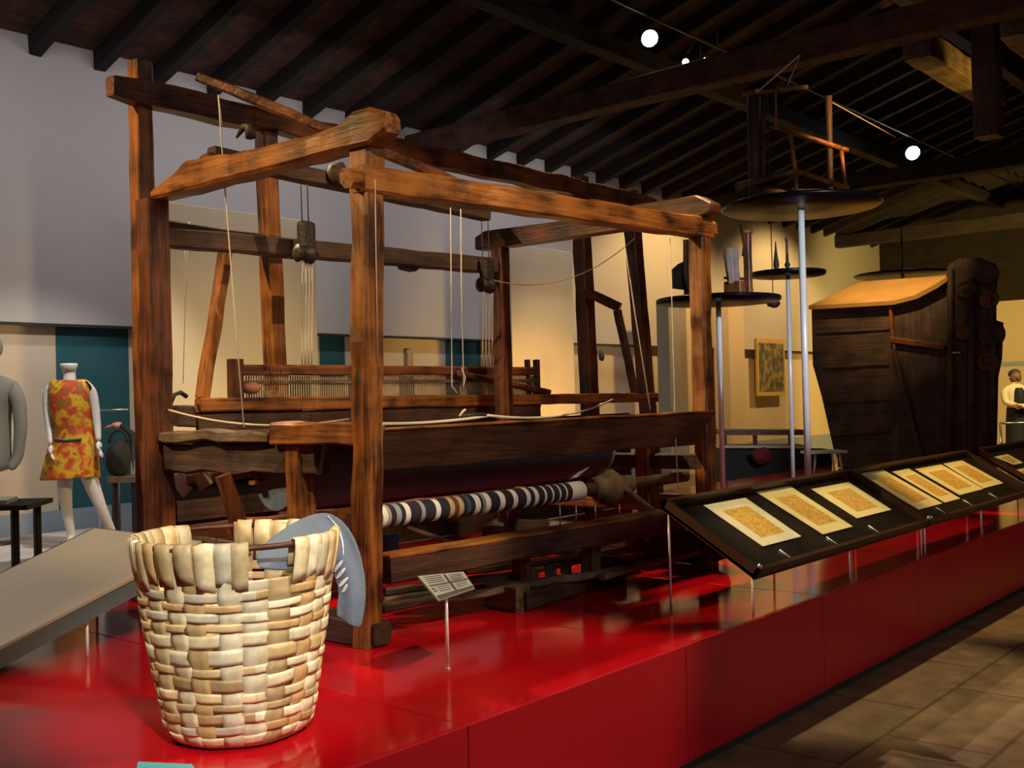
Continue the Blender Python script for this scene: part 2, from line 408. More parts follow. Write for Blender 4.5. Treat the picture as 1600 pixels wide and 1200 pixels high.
for i in range(NR):
    z0 = zrow[i]; hh = hrow[i]*random.uniform(.38, .50); n = NS*8; col = tn(); grid = []
    for a_ in range(n+1):
        th = 2*PI*a_/n; s = th*NS/(2*PI)
        off = -.0045*math.cos(PI*(i+s)) + .0005
        wob = .004*math.sin(th*3+i)
        grid.append([bpt(th, z0+hh*q+wob, off - .0015*q*q) for q in (-1, -.4, .4, 1)])
    # change the tint now and then, as splints are spliced
    vs = [[bm.verts.new(p) for p in row] for row in grid]
    for a_ in range(n):
        if a_ % 40 == 0: col = tn()
        for q in range(3):
            f = bm.faces.new((vs[a_][q], vs[a_+1][q], vs[a_+1][q+1], vs[a_][q+1])); f.smooth = True
            for l in f.loops: l[tint] = col
o = link_mesh('woven_body', bm, 'splint', bk)
md = o.modifiers.new('thick', 'SOLIDIFY'); md.thickness = .0022
bm = B(); tint = bm.loops.layers.color.new('tint'); lathe(bm, BC, [(.01, .006), (.195, .006), (.20, .012), (.195, .02), (.01, .02)], 44)
for f in bm.faces:
    for l in f.loops: l[tint] = (.6, .48, .3, 1)
link_mesh('basket_base', bm, 'splint', bk)
# rim wrapping: wide folded splints between the stakes, leaving two hand slots
wraps = []
for half in (0, 1):
  bm = B(); tint = bm.loops.layers.color.new('tint')
  for j in range(34):
    th = 2*PI*(j+.5)/34 + .03*math.sin(j*5.1)
    if (((th-slot[0]) % (2*PI)) < ((slot[1]-slot[0]) % (2*PI))) != bool(half): continue
    if any(abs((th-s+PI) % (2*PI)-PI) < .20 for s in slot): continue
    wd = random.uniform(.046, .060); da = wd/2/brad(1); grid = []; low = random.choice([.105, .115, .12, .13])
    for (zz, of) in ((H-low, .0045), (H-low+.03, .008), (H-.05, .011), (H-.02, .011), (H+.006, .008), (H+.010, -.006), (H+.005, -.018), (H-.02, -.026), (H-.07, -.026)):
        grid.append([BC + V((math.cos(th+da*q)*(brad(min(1, zz/H))+of), math.sin(th+da*q)*(brad(min(1, zz/H))+of), zz+.006*noise.noise(V((th*3, q, 0))))) for q in (-1, 0, 1)])
    ribbon(bm, grid, tn(), None)
  o = link_mesh('rim_wrapping', bm, 'splint', bk); md = o.modifiers.new('thick', 'SOLIDIFY'); md.thickness = .003
bm = B(); tube(bm, [BC + V((math.cos(2*PI*i/48)*(brad(1)-.006), math.sin(2*PI*i/48)*(brad(1)-.006), H-.008)) for i in range(49)], .0085, 8)
o = link_mesh('rim_hoop', bm, 'brown_x', bk); o['label'] = 'dark brown wooden rim hoop'

# ---- cloth over the right of the rim
rows = [
 ((400, 868, 3.10), (405, 888, 3.06)), ((408, 858, 3.14), (440, 892, 3.08)), ((420, 843, 3.20), (462, 888, 3.13)), ((440, 828, 3.25), (485, 880, 3.20)),
 ((465, 812, 3.30), (500, 872, 3.27)), ((490, 802, 3.34), (508, 862, 3.31)), ((513, 799, 3.37), (512, 858, 3.34)), ((535, 811, 3.37), (512, 866, 3.36)),
 ((552, 834, 3.36), (512, 878, 3.37)), ((562, 860, 3.35), (516, 888, 3.37)), ((568, 888, 3.34), (524, 905, 3.36)), ((572, 915, 3.33), (530, 924, 3.35)),
 ((571, 942, 3.33), (527, 940, 3.34)), ((568, 962, 3.33), (526, 952, 3.34)), ((563, 984, 3.33), (526, 962, 3.34))]
def crow(r, k):
    a_, b2 = pd(*r[0]), pd(*r[1]); return a_.lerp(b2, k)
def cloth_grid(rs, n, bulge=.012):
    out = []
    for i, r in enumerate(rs):
        row = []
        for j in range(n+1):
            k = j/n; p = crow(r, k); p = p - FWD*bulge*math.sin(PI*k) - FWD*.007*math.sin(2.6*PI*k + i*.35)*(1 if i > 1 else 0)
            row.append(p)
        out.append(row)
    return out
dcl = root('draped_cloth', 'grey-blue cloth with white dashes hanging over the basket rim', 'cloth', pd(530, 850, 3.1))
bm = B(); grid = cloth_grid(rows, 8)
vs = [[bm.verts.new(p) for p in r] for r in grid]
for i in range(len(vs)-1):
    for j in range(8): bm.faces.new((vs[i][j], vs[i+1][j], vs[i+1][j+1], vs[i][j+1])).smooth = True
o = link_mesh('cloth_body', bm, 'denim', dcl)
md = o.modifiers.new('thick', 'SOLIDIFY'); md.thickness = .010; md.offset = 0; md = o.modifiers.new('sub', 'SUBSURF'); md.levels = 2; md.render_levels = 2; md.boundary_smooth = 'PRESERVE_CORNERS'
bm = B()
def on_cloth(fi, k):
    i = int(fi); f_ = fi-i; a_, b2 = grid[i], grid[min(i+1, len(grid)-1)]
    j = min(int(k*8), 7); g2 = k*8-j
    return a_[j].lerp(a_[j+1], g2).lerp(b2[j].lerp(b2[j+1], g2), f_) - FWD*.0085
def stripe(i0, k0, i1, k1, w):
    n = 8; L = []; Rr = []
    for s in range(n+1):
        t_ = s/n; fi = i0+(i1-i0)*t_; k = k0+(k1-k0)*t_; ww = w*math.sin(PI*(.12+.76*t_))
        L.append(bm.verts.new(on_cloth(max(0, fi-ww), k))); Rr.append(bm.verts.new(on_cloth(fi+ww, k)))
    for s in range(n): bm.faces.new((L[s], L[s+1], Rr[s+1], Rr[s]))
for ii in (9.2, 9.75, 10.4): stripe(ii+.2, .92, ii-.25, .52, .15)
stripe(6.0, .10, 8.6, .45, .16); stripe(11.1, .85, 10.6, .6, .15)
o = link_mesh('white_dashes', bm, 'stripe_white', dcl); o['label'] = 'short white woven dashes'
md = o.modifiers.new('thick', 'SOLIDIFY'); md.thickness = .003

# ================================================================== THE BIG LOOM
LX0, LX1 = 2.94, 5.41
P1 = V((2.95, 3.30, PZ)); P2 = V((5.41, 3.18, PZ)); P3 = V((2.93, 4.88, PZ)); P4 = V((5.40, 4.70, PZ))
lm = root('handloom', 'large old timber-framed handloom with striped cloth roll on the red platform', 'loom', (4.2, 4.0, PZ))
def part(name, fn, mat, par, **kw):
    bm = B(); fn(bm); o = link_mesh(name, bm, mat, par)
    return o
def bpart(name, p0, p1, w, h, mat, par=None, **kw):
    bm = B(); beam(bm, p0, p1, w, h, **kw); return link_mesh(name, bm, mat, par or lm)
ang = dict(up=(1, 0, 0))
bpart('post', P1+V((-.045, .0, .0)), P1+V((.02, 0, 2.06)), .092, .092, 'oak_z', lm, up=(1, 0, 0), seg=20, rough=.006, w1=.112, h1=.108, bev=.010, seed=1)
bpart('post', P2+V((0, 0, 0)), P2+V((.0, 0, 2.02)), .10, .10, 'oak_z', lm, up=(1, 0, 0), seg=20, rough=.005, bev=.012, seed=2)
bpart('post', P3, P3+V((0, 0, 2.04)), .12, .12, 'brown_z', lm, up=(1, 0, 0), seg=16, rough=.005, seed=3)
bpart('post', P4, P4+V((-.01, 0, 2.0)), .095, .095, 'brown_z', lm, up=(1, 0, 0), seg=16, rough=.004, seed=4)
# sill feet
bpart('sill', P1+V((-.02, -.07, .055)), P3+V((0, .25, .05)), .12, .11, 'dark_y', lm, seg=14, rough=.008, ends=.25)
bpart('sill', P2+V((0, -.12, .11)), P4+V((0, .2, .08)), .13, .2, 'dark_y', lm, seg=14, rough=.012, ends=.5, bev=.04)
# top cross beams
bm = B()
n = 18; a_ = px(607, 200, 2.95); e_ = px(247, 290, 2.93)
a_ = V((2.95, 3.13, 2.60)); e_ = V((2.93, 4.83, 2.60))
prof = []
rings = []
for i in range(n+1):
    k = i/n; y = a_.y + (e_.y-a_.y)*k
    top = 2.66 - .02*math.sin(k*5) + (.03 if .05 < k < .12 else 0)
    bot = 2.535 - .0*k
    if i == 0: top, bot = 2.655, 2.575
    if k > .78: top = 2.68 - .09*(k-.78)/.22 + (.03 if k < .86 else 0)
    w = .062 if i else .045
    ring = []
    for (sx, zz) in ((-w, bot+.015), (-w+.012, bot), (w-.012, bot), (w, bot+.015), (w, top-.02), (w-.02, top), (-w+.02, top), (-w, top-.02)):
        P_ = V((2.95+sx, y, zz)); P_ += noise.noise_vector(P_*7)*.010
        ring.append(bm.verts.new(P_))
    rings.append(ring)
for i in range(n):
    for j in range(8): bm.faces.new((rings[i][j], rings[i][(j+1) % 8], rings[i+1][(j+1) % 8], rings[i+1][j]))
bm.faces.new(rings[0][::-1]); bm.faces.new(rings[-1])
link_mesh('cross_beam', bm, 'oak_y', lm)
bm = B(); bb = [px(u, v, 5.41) for u, v in ((1120, 318), (1095, 306), (1060, 313), (1000, 322), (900, 345), (800, 358), (765, 362), (750, 372), (750, 392), (778, 386), (796, 386), (900, 371), (1000, 356), (1102, 340), (1118, 333))]
prism(bm, [p + V((-.06, 0, 0)) for p in bb], (.12, 0, 0)); bmesh.ops.bevel(bm, geom=list(bm.edges), offset=.01, segments=1, affect='EDGES')
link_mesh('cross_beam', bm, 'brown_y', lm)
# long top rails
bpart('top_rail', (2.90, 3.29, 2.405), (5.47, 3.17, 2.45), .10, .115, 'oak_x', lm, seg=24, rough=.006, bev=.010)
bpart('tenon_end', (2.84, 3.285, 2.40), (2.90, 3.29, 2.405), .085, .085, 'oak_x', lm, seg=2, rough=.008, bev=.025)
bpart('tenon_end', (5.47, 3.17, 2.45), (5.53, 3.165, 2.45), .085, .09, 'oak_x', lm, seg=2, rough=.008, bev=.02)
bpart('top_rail', (2.95, 4.90, 2.36), (5.40, 4.72, 2.38), .10, .10, 'dark_x', lm, seg=20, rough=.004)
bpart('top_rail', py(330, 243, 4.82), py(760, 335, 4.66), .09, .085, 'dark_x', lm, seg=20, rough=.004)
bm = B(); blob(bm, py(528, 272, 4.7), .07, .05, .075, .3, 2); link_mesh('wood_block', bm, 'dark_x', lm)
# diagonal pole lying over the cross beams
d0, d1 = py(310, 120, 4.6), py(715, 284, 3.45)
bpart('loose_pole', py(310, 120, 4.88), py(715, 286, 3.75), .05, .05, 'brown_x', lm, seg=16, rough=.006)
# slanted bench board in front
fy = lambda x: 3.30 + (x-2.95)*(3.18-3.30)/2.46
bm = B(); pts = [V(py(u, v, 3.33)) for u, v in ((600, 675), (840, 661), (1000, 651))]
L0, L1 = py(592, 677, 3.40), py(592, 742, 3.50)
bpts = [V((3.04, 3.33, 1.375)), V((5.42, 3.10, 1.385)), V((5.34, 3.20, 1.20)), V((3.04, 3.46, 1.19))]
prism(bm, [bpts[0], bpts[1], bpts[2], bpts[3]], (0, .055, .0))
bmesh.ops.subdivide_edges(bm, edges=[e for e in bm.edges if e.calc_length() > 1], cuts=20)
for v in bm.verts: v.co += noise.noise_vector(v.co*4)*.008
bmesh.ops.bevel(bm, geom=[e for e in bm.edges if e.calc_face_angle(0) > .8], offset=.008, segments=2, affect='EDGES')
link_mesh('bench_board', bm, 'dark_x', lm)
bm = B(); beam(bm, (3.05, 3.35, 1.378), (5.41, 3.125, 1.388), .05, .012, seg=24, rough=.002, bev=.003); link_mesh('lit_edge_strip', bm, 'oak_x', lm)  # oak strip paints the lit top edge; the dark board carries its front's shade
bpart('end_cleat', (3.03, 3.36, 1.40), (3.04, 3.43, 1.16), .04, .09, 'grey_z', lm, up=(0, 1, 0), rough=.006)
# short uprights
bpart('short_post', V((2.98, 3.80, .58)), V((2.98, 3.80, 1.305)), .095, .095, 'oak_z', lm, up=(1, 0, 0), rough=.004)
bpart('short_post', V((5.40, 3.58, .60)), V((5.40, 3.58, 1.19)), .10, .10, 'oak_z', lm, up=(1, 0, 0), rough=.004)
# side rails (transverse)
bpart('side_rail', V((2.95, 3.30, 1.36)), V((2.95, 3.92, 1.365)), .09, .095, 'oak_y', lm, seg=6, rough=.007)
bpart('side_rail', V((2.95, 3.95, 1.35)), V((2.95, 4.86, 1.345)), .11, .055, 'grey_y', lm, seg=8, rough=.01, ends=.3)
bpart('side_board', V((2.99, 3.66, 1.255)), V((2.97, 5.05, 1.235)), .09, .14, 'dark_y', lm, seg=10, rough=.012)
bpart('side_rail', V((5.40, 3.18, 1.10)), V((5.40, 4.70, 1.10)), .08, .09, 'dark_y', lm, seg=8)
bpart('lower_side_rail', V((2.95, 3.30, .80)), V((2.95, 4.88, .80)), .07, .10, 'dark_y', lm, seg=8)
bpart('lower_side_rail', V((5.40, 3.18, .85)), V((5.40, 4.70, .85)), .08, .10, 'oak_y', lm, seg=8)
# lower long rails
a_ = py(590, 890, 3.27); b_ = py(1050, 805, 3.16)
bpart('lower_rail', V((2.99, 3.30, .795)), V((5.38, 3.18, .795)), .12, .105, 'dark_x', lm, seg=20, rough=.005, bev=.008)  # dark timber colour carries the shade of the front face
bpart('lit_top_strip', V((2.99, 3.30, .852)), V((5.38, 3.18, .852)), .125, .016, 'oak_x', lm, seg=20, rough=.002, bev=.004)  # oak strip stands in for light on the rail's top face
bpart('lower_rail', V((2.95, 4.86, .82)), V((5.40, 4.70, .82)), .08, .12, 'brown_x', lm, seg=16, rough=.006)
bpart('rear_rail', V((2.95, 4.15, 1.175)), V((5.40, 4.02, 1.175)), .06, .025, 'oak_x', lm, seg=12, rough=.003)
bpart('rear_rail', V((2.95, 4.12, 1.135)), V((5.40, 4.00, 1.135)), .05, .02, 'oak_x', lm, seg=12, rough=.003)
# small legs and floor timbers under the lower rail
bpart('lower_leg', V((3.92, 3.33, PZ)), V((3.92, 3.33, .76)), .075, .075, 'brown_z', lm, up=(1, 0, 0), rough=.006)
bpart('lower_leg', V((4.46, 3.31, PZ+.02)), V((4.46, 3.31, .79)), .085, .085, 'grey_z', lm, up=(1, 0, 0), rough=.006)
bpart('floor_timber', V((3.80, 3.24, .545)), V((4.72, 3.33, .545)), .08, .085, 'dark_x', lm, seg=8, rough=.006)
bpart('floor_block', V((3.80, 3.22, .56)), V((3.80, 3.42, .56)), .10, .12, 'grey_y', lm, seg=3, rough=.008)
bpart('floor_block', V((4.66, 3.25, .55)), V((4.66, 3.42, .55)), .07, .10, 'grey_y', lm, seg=3, rough=.008)
# treadles: long sticks fanning out under the loom
tr = [((600, 938), (880, 905), 'grey_x'), ((598, 950), (965, 892), 'grey_x'), ((600, 925), (800, 900), 'dark_x'), ((770, 905), (1085, 838), 'grey_x'),
      ((880, 878), (1070, 840), 'oak_x'), ((720, 895), (905, 870), 'dark_x'), ((850, 870), (760, 852), 'oak_x'), ((940, 900), (1088, 862), 'grey_x'), ((870, 862), (1000, 880), 'dark_x')]
for i, (q0, q1, mt) in enumerate(tr):
    zz = .57 + .03*(i % 3)
    bpart('treadle', pz(*q0, zz), pz(*q1, zz), .045, .035, mt, lm, seg=10, rough=.006, seed=i)
for i, u in enumerate((835, 862, 884)):   # lumps on the treadle shaft
    p = pz(u, 898 - i*4, .58); bpart('treadle_block', p, p+V((.05, .05, 0)), .05, .06, 'grey_x', lm, seg=2, rough=.008)
# rolls
bm = B(); axis0, axis1 = V((3.0, 4.02, 1.17)), V((5.36, 3.92, 1.17)); d = (axis1-axis0)
lathe(bm, axis0, [(.165, 0), (.172, .02), (.170, .8), (.174, 1.6), (.168, d.length-.02), (.15, d.length)], 32, axis=d)
link_mesh('warp_roll', bm, 'cloth_dark', lm)['label'] = 'thick roll of dark cloth'
bm = B(); g0 = py(590, 806, 3.42); a0, a1 = V((2.98, 3.42, 1.02)), V((5.38, 3.36, 1.02)); 
sx0, sx1 = 2.99, py(908, 768, 3.38).x
zc = py(750, 787, 3.40).z; R_ = .050
bands = []; cur = sx0
seq = [(3, .05), (2, .03), (0, .06), (2, .05), (1, .02), (3, .012), (0, .05), (4, .05), (0, .04), (2, .05), (0, .11), (1, .04), (2, .0), (0, .11), (2, .05), (0, .10),
       (3, .05), (5, .05), (3, .05), (0, .04), (6, .04), (0, .05), (2, .06), (0, .03), (4, .02), (0, .01), (2, .06), (0, .11), (2, .06), (0, .10), (2, .055), (0, .11), (2, .05), (0, .055), (2, .05),
       (0, .08), (2, .025), (0, .075), (2, .022), (0, .075), (2, .02), (0, .07), (2, .02), (0, .07), (2, .20)]
tot = sum(w for _, w in seq); sc = (sx1-sx0)/tot
mats = ['cloth_navy', 'cloth_grey', 'cloth_white', 'cloth_tan', 'cloth_grey', 'cloth_brown', 'cloth_blue']
yy = lambda x: 3.42 - (x-2.99)*.02
for mi, w in seq:
    if w <= 0: continue
    w *= sc; c0 = V((cur, yy(cur), zc)); c1 = V((cur+w, yy(cur+w), zc))
    n = 24; rr = R_*(1 if mi else .985)
    r0 = [bm.verts.new(c0+V((0, math.cos(2*PI*j/n)*rr, math.sin(2*PI*j/n)*rr))) for j in range(n)]
    r1 = [bm.verts.new(c1+V((0, math.cos(2*PI*j/n)*rr, math.sin(2*PI*j/n)*rr))) for j in range(n)]
    for j in range(n):
        f = bm.faces.new((r0[j], r0[(j+1) % n], r1[(j+1) % n], r1[j])); f.material_index = mi; f.smooth = True
    cur += w
e1 = bm.faces.new(r1); e1.material_index = 2
link_mesh('striped_cloth_roll', bm, mats, lm)['label'] = 'navy, white and tan striped woven cloth wound on the beam'
bm = B(); tube(bm, [V((2.93, 3.42, zc)), V((5.50, yy(5.5), zc))], .032, 16); link_mesh('cloth_beam', bm, 'dark_x', lm)
fc = py(946, 764, 3.40)
bm = B(); lathe(bm, V((fc.x-.12, fc.y, zc)), [(.05, 0), (.06, .05), (.075, .08), (.095, .09), (.10, .14), (.09, .17), (.055, .20), (.05, .34)], 20, axis=(1, -.02, 0))
for v in bm.verts: v.co += noise.noise_vector(v.co*12)*.006
link_mesh('ratchet_wheel', bm, 'grey_z', lm)
bpart('pawl', py(965, 755, 3.36), py(1020, 800, 3.30), .025, .03, 'grey_x', lm, seg=3)
# web of cloth between roll and breast
bm = B(); box(bm, 3.02, 5.30, 3.46, 3.95, 1.335, 1.345); link_mesh('woven_web', bm, 'cloth_grey', lm)
bm = B(); q = [py(905, 738, 3.6), py(921, 730, 3.6), py(903, 745, 3.55), py(890, 750, 3.5)]; prism(bm, q, (0, .01, 0)); link_mesh('cloth_corner', bm, 'cloth_grey', lm)
# blue roll and grey slat low down
bm = B(); c_ = pz(609, 868, .62); lathe(bm, V((c_.x, c_.y, .60)), [(.045, 0), (.055, .01), (.052, .10), (.055, .135), (.04, .14)], 20); link_mesh('blue_spool', bm, 'cloth_blue', lm)['label'] = 'blue thread spool'
bpart('loose_slat', py(637, 825, 3.75), py(745, 862, 3.5), .05, .02, 'grey_x', lm, seg=5)
# pulley gear (hanging from the far long rail)
for (u, vt, vb, vend, dx) in ((478, 340, 408, 570, 1), (760, 400, 455, 572, 1)):
    y = 4.65; pa, pb_ = py(u, vt, y), py(u, vb, y)
    bm = B(); box(bm, pa.x-.05, pa.x+.05, y-.03, y+.03, pb_.z+.06, pa.z-.02, bev=.02); link_mesh('pulley_block', bm, 'iron', lm)
    bm = B(); lathe(bm, V((pa.x-.07, y, pb_.z+.04)), [(.02, 0), (.05, .01), (.035, .04), (.05, .07), (.055, .10), (.035, .12), (.02, .14)], 14, axis=(1, 0, 0)); link_mesh('pulley_wheel', bm, 'iron', lm)
    for i, du in enumerate((-9, -4, 1, 6)):
        t0 = py(u+du+4, vb-8-(i % 2)*12, y); t1 = py(u+du+3, vend, 4.78)
        bm = B(); tube(bm, sagpts(t0, t1, .0, 6), .0042, 6); link_mesh('heddle_cord', bm, 'rope', lm)
    for du in (-6, 4):
        t0 = py(u+du, vt+6, y); t1 = py(u+du-2, 288 if u < 600 else 330, y)
        bm = B(); tube(bm, [t0, t1], .0035, 6); link_mesh('hanging_cord', bm, 'cord_dark', lm)
bm = B(); c_ = py(641, 412, 4.8); prism(bm, [py(626, 408, 4.78), py(634, 420, 4.78), py(650, 424, 4.78), py(662, 414, 4.78), py(664, 404, 4.78), py(626, 402, 4.78)], (0, .06, 0)); link_mesh('wood_block', bm, 'dark_x', lm)
# cords
def cord(name, pts, r, mat): bm = B(); tube(bm, pts, r, 6); return link_mesh(name, bm, mat, lm)
cord('long_cord', [px(341, 148, 2.99), px(352, 300, 2.97), px(366, 480, 2.92), px(381, 668, 2.88)], .0032, 'rope')
cord('long_cord', [px(341, 148, 2.99), px(344, 170, 2.98), px(347, 196, 2.97)], .0028, 'rope')
cord('long_cord', [py(720, 318, 3.9), py(721, 450, 3.9), py(723, 545, 3.9), py(724, 600, 3.9)], .0035, 'rope')
cord('long_cord', [py(704, 316, 3.9), py(705, 450, 3.9), py(706, 603, 3.9), py(714, 614, 3.9)], .003, 'rope')
cord('long_cord', [py(721, 575, 3.88), py(727, 590, 3.86), py(724, 604, 3.86)], .003, 'rope')
cord('long_cord', [px(974, 365, 5.0), px(992, 490, 5.05), px(1016, 640, 5.1)], .0038, 'rope')
cord('long_cord', [py(1047, 372, 3.20), py(1051, 520, 3.2), py(1056, 700, 3.2), py(1060, 770, 3.2)], .0032, 'rope')
cord('long_cord', [py(1044, 640, 3.9), py(1050, 700, 3.9), py(1053, 765, 3.9)], .003, 'rope')
cord('sagging_cord', sagpts(py(772, 438, 4.6), py(992, 372, 4.2), .14, 20), .0032, 'cord_tan')
cord('sagging_cord', sagpts(py(262, 640, 4.8), py(545, 655, 3.6), .05, 14), .0055, 'rope')
cord('sagging_rope', sagpts(py(598, 662, 3.55), py(760, 650, 3.6), .01, 10) + sagpts(py(762, 649, 3.6), py(975, 614, 5.1), .08, 20), .0075, 'rope')
bm = B(); tube(bm, [py(720, 650, 3.6), py(758, 648, 3.6)], .012, 8); link_mesh('rope_toggle', bm, 'iron', lm)
cord('rope_knot', [py(718, 650, 3.6), py(724, 642, 3.6), py(727, 640, 3.6)], .006, 'rope')
cord('hanging_cord', [px(296, 346, 3.6), px(292, 420, 3.55), px(289, 470, 3.5)], .0025, 'rope')
cord('hanging_cord', [px(287, 372, 3.6), px(291, 420, 3.55), px(286, 600, 3.5)], .002, 'cord_tan')
cord('front_cord', [P1+V((.00, -.062, 1.9)), P1+V((-.008, -.060, 1.15))], .0022, 'rope')
# thin steel pins standing in the lower rail
for (u, v0, v1) in ((873, 785, 828), (898, 787, 822), (928, 785, 818), (966, 787, 812)):
    a_ = py(u, v1, 3.25); b_ = py(u, v0, 3.25); bm = B(); tube(bm, [V((a_.x, 3.24, .85)), V((a_.x, 3.24, b_.z))], .004, 6); link_mesh('steel_pin', bm, 'steel', lm)
# iron hook and spike on the cross beam
bm = B(); p = px(392, 215, 2.95); tube(bm, [p, p+V((0, .01, .05)), p+V((0, .05, .06)), p+V((0, .11, .02))], [.025, .022, .016, .006], 8); link_mesh('hook', bm, 'dark_y', lm)
bm = B(); p = px(326, 252, 2.95); blob(bm, p, .04, .06, .045, .3, 2); link_mesh('wood_knob', bm, 'dark_y', lm)

# ================================================================== REAR LOOM
QY = 5.35
ql = root('handloom', 'taller dark loom frame standing behind the big loom, with reed and beater', 'loom', (5.5, QY, PZ))
def qpt(u, v, y=QY): return py(u, v, y)
t0 = qpt(218, 97); bpart('post', (t0.x, QY, PZ), t0, .10, .10, 'oak_z', ql, up=(1, 0, 0), seg=20, rough=.004)
for (u, vt, w, mt) in ((415, 205, .105, 'oak_z'), (905, 276, .12, 'brown_z')):
    t0 = qpt(u, vt); lean = .10 if u > 800 else .06
    bpart('post', (t0.x+lean, QY, PZ), t0, w, w, mt, ql, up=(1, 0, 0), seg=18, rough=.004)
t0 = qpt(983, 298); b0 = qpt(1012, 640); bpart('post', b0+(b0-t0)*((b0.z-PZ-.005)/(t0.z-b0.z)), t0, .12, .12, 'brown_z', ql, up=(1, 0, 0), seg=16)
a_, b_ = qpt(162, 143), qpt(1012, 320); b_.z = a_.z = (a_.z+b_.z)/2
bpart('top_rail', a_+V((0, -.06, 0)), b_+V((0, -.06, 0)), .11, .13, 'brown_x', ql, seg=30, rough=.010, ends=.2)
bpart('middle_rail', qpt(255, 357), qpt(560, 400), .08, .09, 'dark_x', ql, seg=12)
a_, b_ = py(300, 629, 5.2), py(1025, 620, 5.2); a_.z = b_.z = 1.475
ra, rb = py(432, 630, 4.93), py(1024, 621, 4.93)
bpart('long_rail', V((3.2, 4.93, ra.z)), rb, .06, .075, 'oak_x', ql, seg=24, rough=.003)
bpart('under_board', V((3.2, 4.94, ra.z-.10)), V((py(842, 640, 4.94).x, 4.94, ra.z-.10)), .03, .11, 'dark_x', ql, seg=12, rough=.003)
bpart('end_board', V((3.1, 5.0, 1.44)), V((3.9, 4.98, 1.40)), .10, .12, 'dark_x', ql, seg=8, rough=.012)
bpart('slanted_pole', qpt(352, 396, 5.15), qpt(316, 622, 5.15), .075, .06, 'oak_z', ql, up=(1, 0, 0), seg=12, rough=.004)
bpart('brace', qpt(918, 458, 5.25), qpt(968, 480, 5.0), .075, .075, 'brown_x', ql, seg=5)
bpart('brace', qpt(965, 484, 5.1), qpt(992, 615, 5.1), .06, .055, 'grey_z', ql, up=(1, 0, 0), seg=8)
# beater / reed
RYv = 5.0
a_, b_ = py(372, 580, RYv), py(838, 580, RYv); zt = (a_.z+b_.z)/2
bt = B(); beam(bt, (a_.x, RYv, zt), (b_.x, RYv, zt), .05, .055, seg=20, rough=.002); beater = link_mesh('beater_cap', bt, 'brown_x', ql)
bm = B(); beam(bm, (a_.x, RYv, zt+.03), (b_.x, RYv, zt+.03), .03, .008, seg=4, rough=0, bev=.002); link_mesh('beater_strip', bm, 'oak_x', ql)
zb = py(600, 615, RYv).z
bm = B(); x = a_.x+.05; i = 0
while x < b_.x-.02:
    box(bm, x, x+.006, RYv-.004, RYv+.004, zb-.08, zt-.03, mi=(0 if (int(x*7) % 3) else 1)); x += .017; i += 1
link_mesh('reed', bm, ['cord_tan', 'cord_dark'], ql)
bm = B(); box(bm, a_.x, b_.x, RYv-.015, RYv+.015, zt-.075, zt-.055); link_mesh('reed_lath', bm, 'grey_x', ql)
for (u0, u1, v0) in ((356, 379, 561), (821, 827, 562), (833, 843, 562)):
    p = py((u0+u1)/2, v0, RYv); w = (u1-u0)*.0038; bpart('beater_sword', (p.x, RYv, zb-.12), (p.x, RYv, p.z), w, .05, 'brown_z', ql, up=(0, 1, 0), seg=4, rough=.002)
bpart('cross_lath', py(716, 583, 4.95), py(856, 613, 4.95), .06, .04, 'brown_x', ql, seg=6)
bm = B(); blob(bm, py(392, 606, 5.0), .06, .05, .035, .2, 2); link_mesh('warp_bundle', bm, 'pink', ql)
bm = B(); tube(bm, [py(262, 640, 4.95), py(272, 617, 4.95), py(282, 613, 4.95), py(292, 620, 4.95)], .012, 6); link_mesh('hook', bm, 'iron', ql)
bpart('warp_beam', (3.3, 5.3, 1.15), (7.4, 5.3, 1.15), .18, .18, 'dark_x', ql, seg=10, rough=.004, bev=.05)
bpart('short_rail', py(330, 384, 5.2), py(505, 388, 5.2), .05, .05, 'dark_x', ql, seg=10, rough=.006)
bpart('lower_rail', (3.3, QY, .9), (7.8, QY, .9), .08, .12, 'dark_x', ql, seg=10)
bm = B(); box(bm, 3.22, 7.95, QY+.08, QY+.12, PZ+.005, 1.33); link_mesh('reflection_blocker', bm, 'dark_x', ql)  # added panel: blocks wall reflections in the platform, keeps the loom interior dark

# ================================================================== LABEL STAND
ls = root('label_stand', 'small grey diagram label on a thin steel pole in front of the loom', 'label stand', pz(700, 1045, PZ))
base = ls.location.copy()
c = [pd(u, v, k) for (u, v, k) in ((653, 900, 3.98), (724, 893, 4.25), (742, 919, 4.12), (686, 938, 3.86))]
nrm = (c[1]-c[0]).cross(c[3]-c[0]).normalized()
if nrm.z < 0: nrm = -nrm
bm = B(); prism(bm, c, -nrm*.006); link_mesh('label_plate', bm, 'label_grey', ls)
def quad_in(c, a0, a1, b0, b1, off, th, name, mat, par, nrm_):
    f = lambda s, t: c[0].lerp(c[1], s).lerp(c[3].lerp(c[2], s), t)
    q = [f(a0, b0)+nrm_*off, f(a1, b0)+nrm_*off, f(a1, b1)+nrm_*off, f(a0, b1)+nrm_*off]
    bm = B(); prism(bm, q, nrm_*th); return link_mesh(name, bm, mat, par)
bm = B()
f = lambda s, t: c[0].lerp(c[1], s).lerp(c[3].lerp(c[2], s), t) + nrm*.001
def lab_q(a0, a1, b0, b1): prism(bm, [f(a0, b0), f(a1, b0), f(a1, b1), f(a0, b1)], nrm*.0008)
lab_q(.06, .98, .42, .47); lab_q(.52, .56, .06, .82); lab_q(.02, .98, .84, .98); lab_q(.05, .12, .55, .6); lab_q(.05, .12, .65, .69)
for r_ in range(4):
    lab_q(.08, .45, .08+r_*.08, .10+r_*.08); lab_q(.62, .92, .10+r_*.08, .12+r_*.08)
for r_ in range(3): lab_q(.18, .46, .53+r_*.09, .545+r_*.09); lab_q(.62, .92, .53+r_*.09, .545+r_*.09)
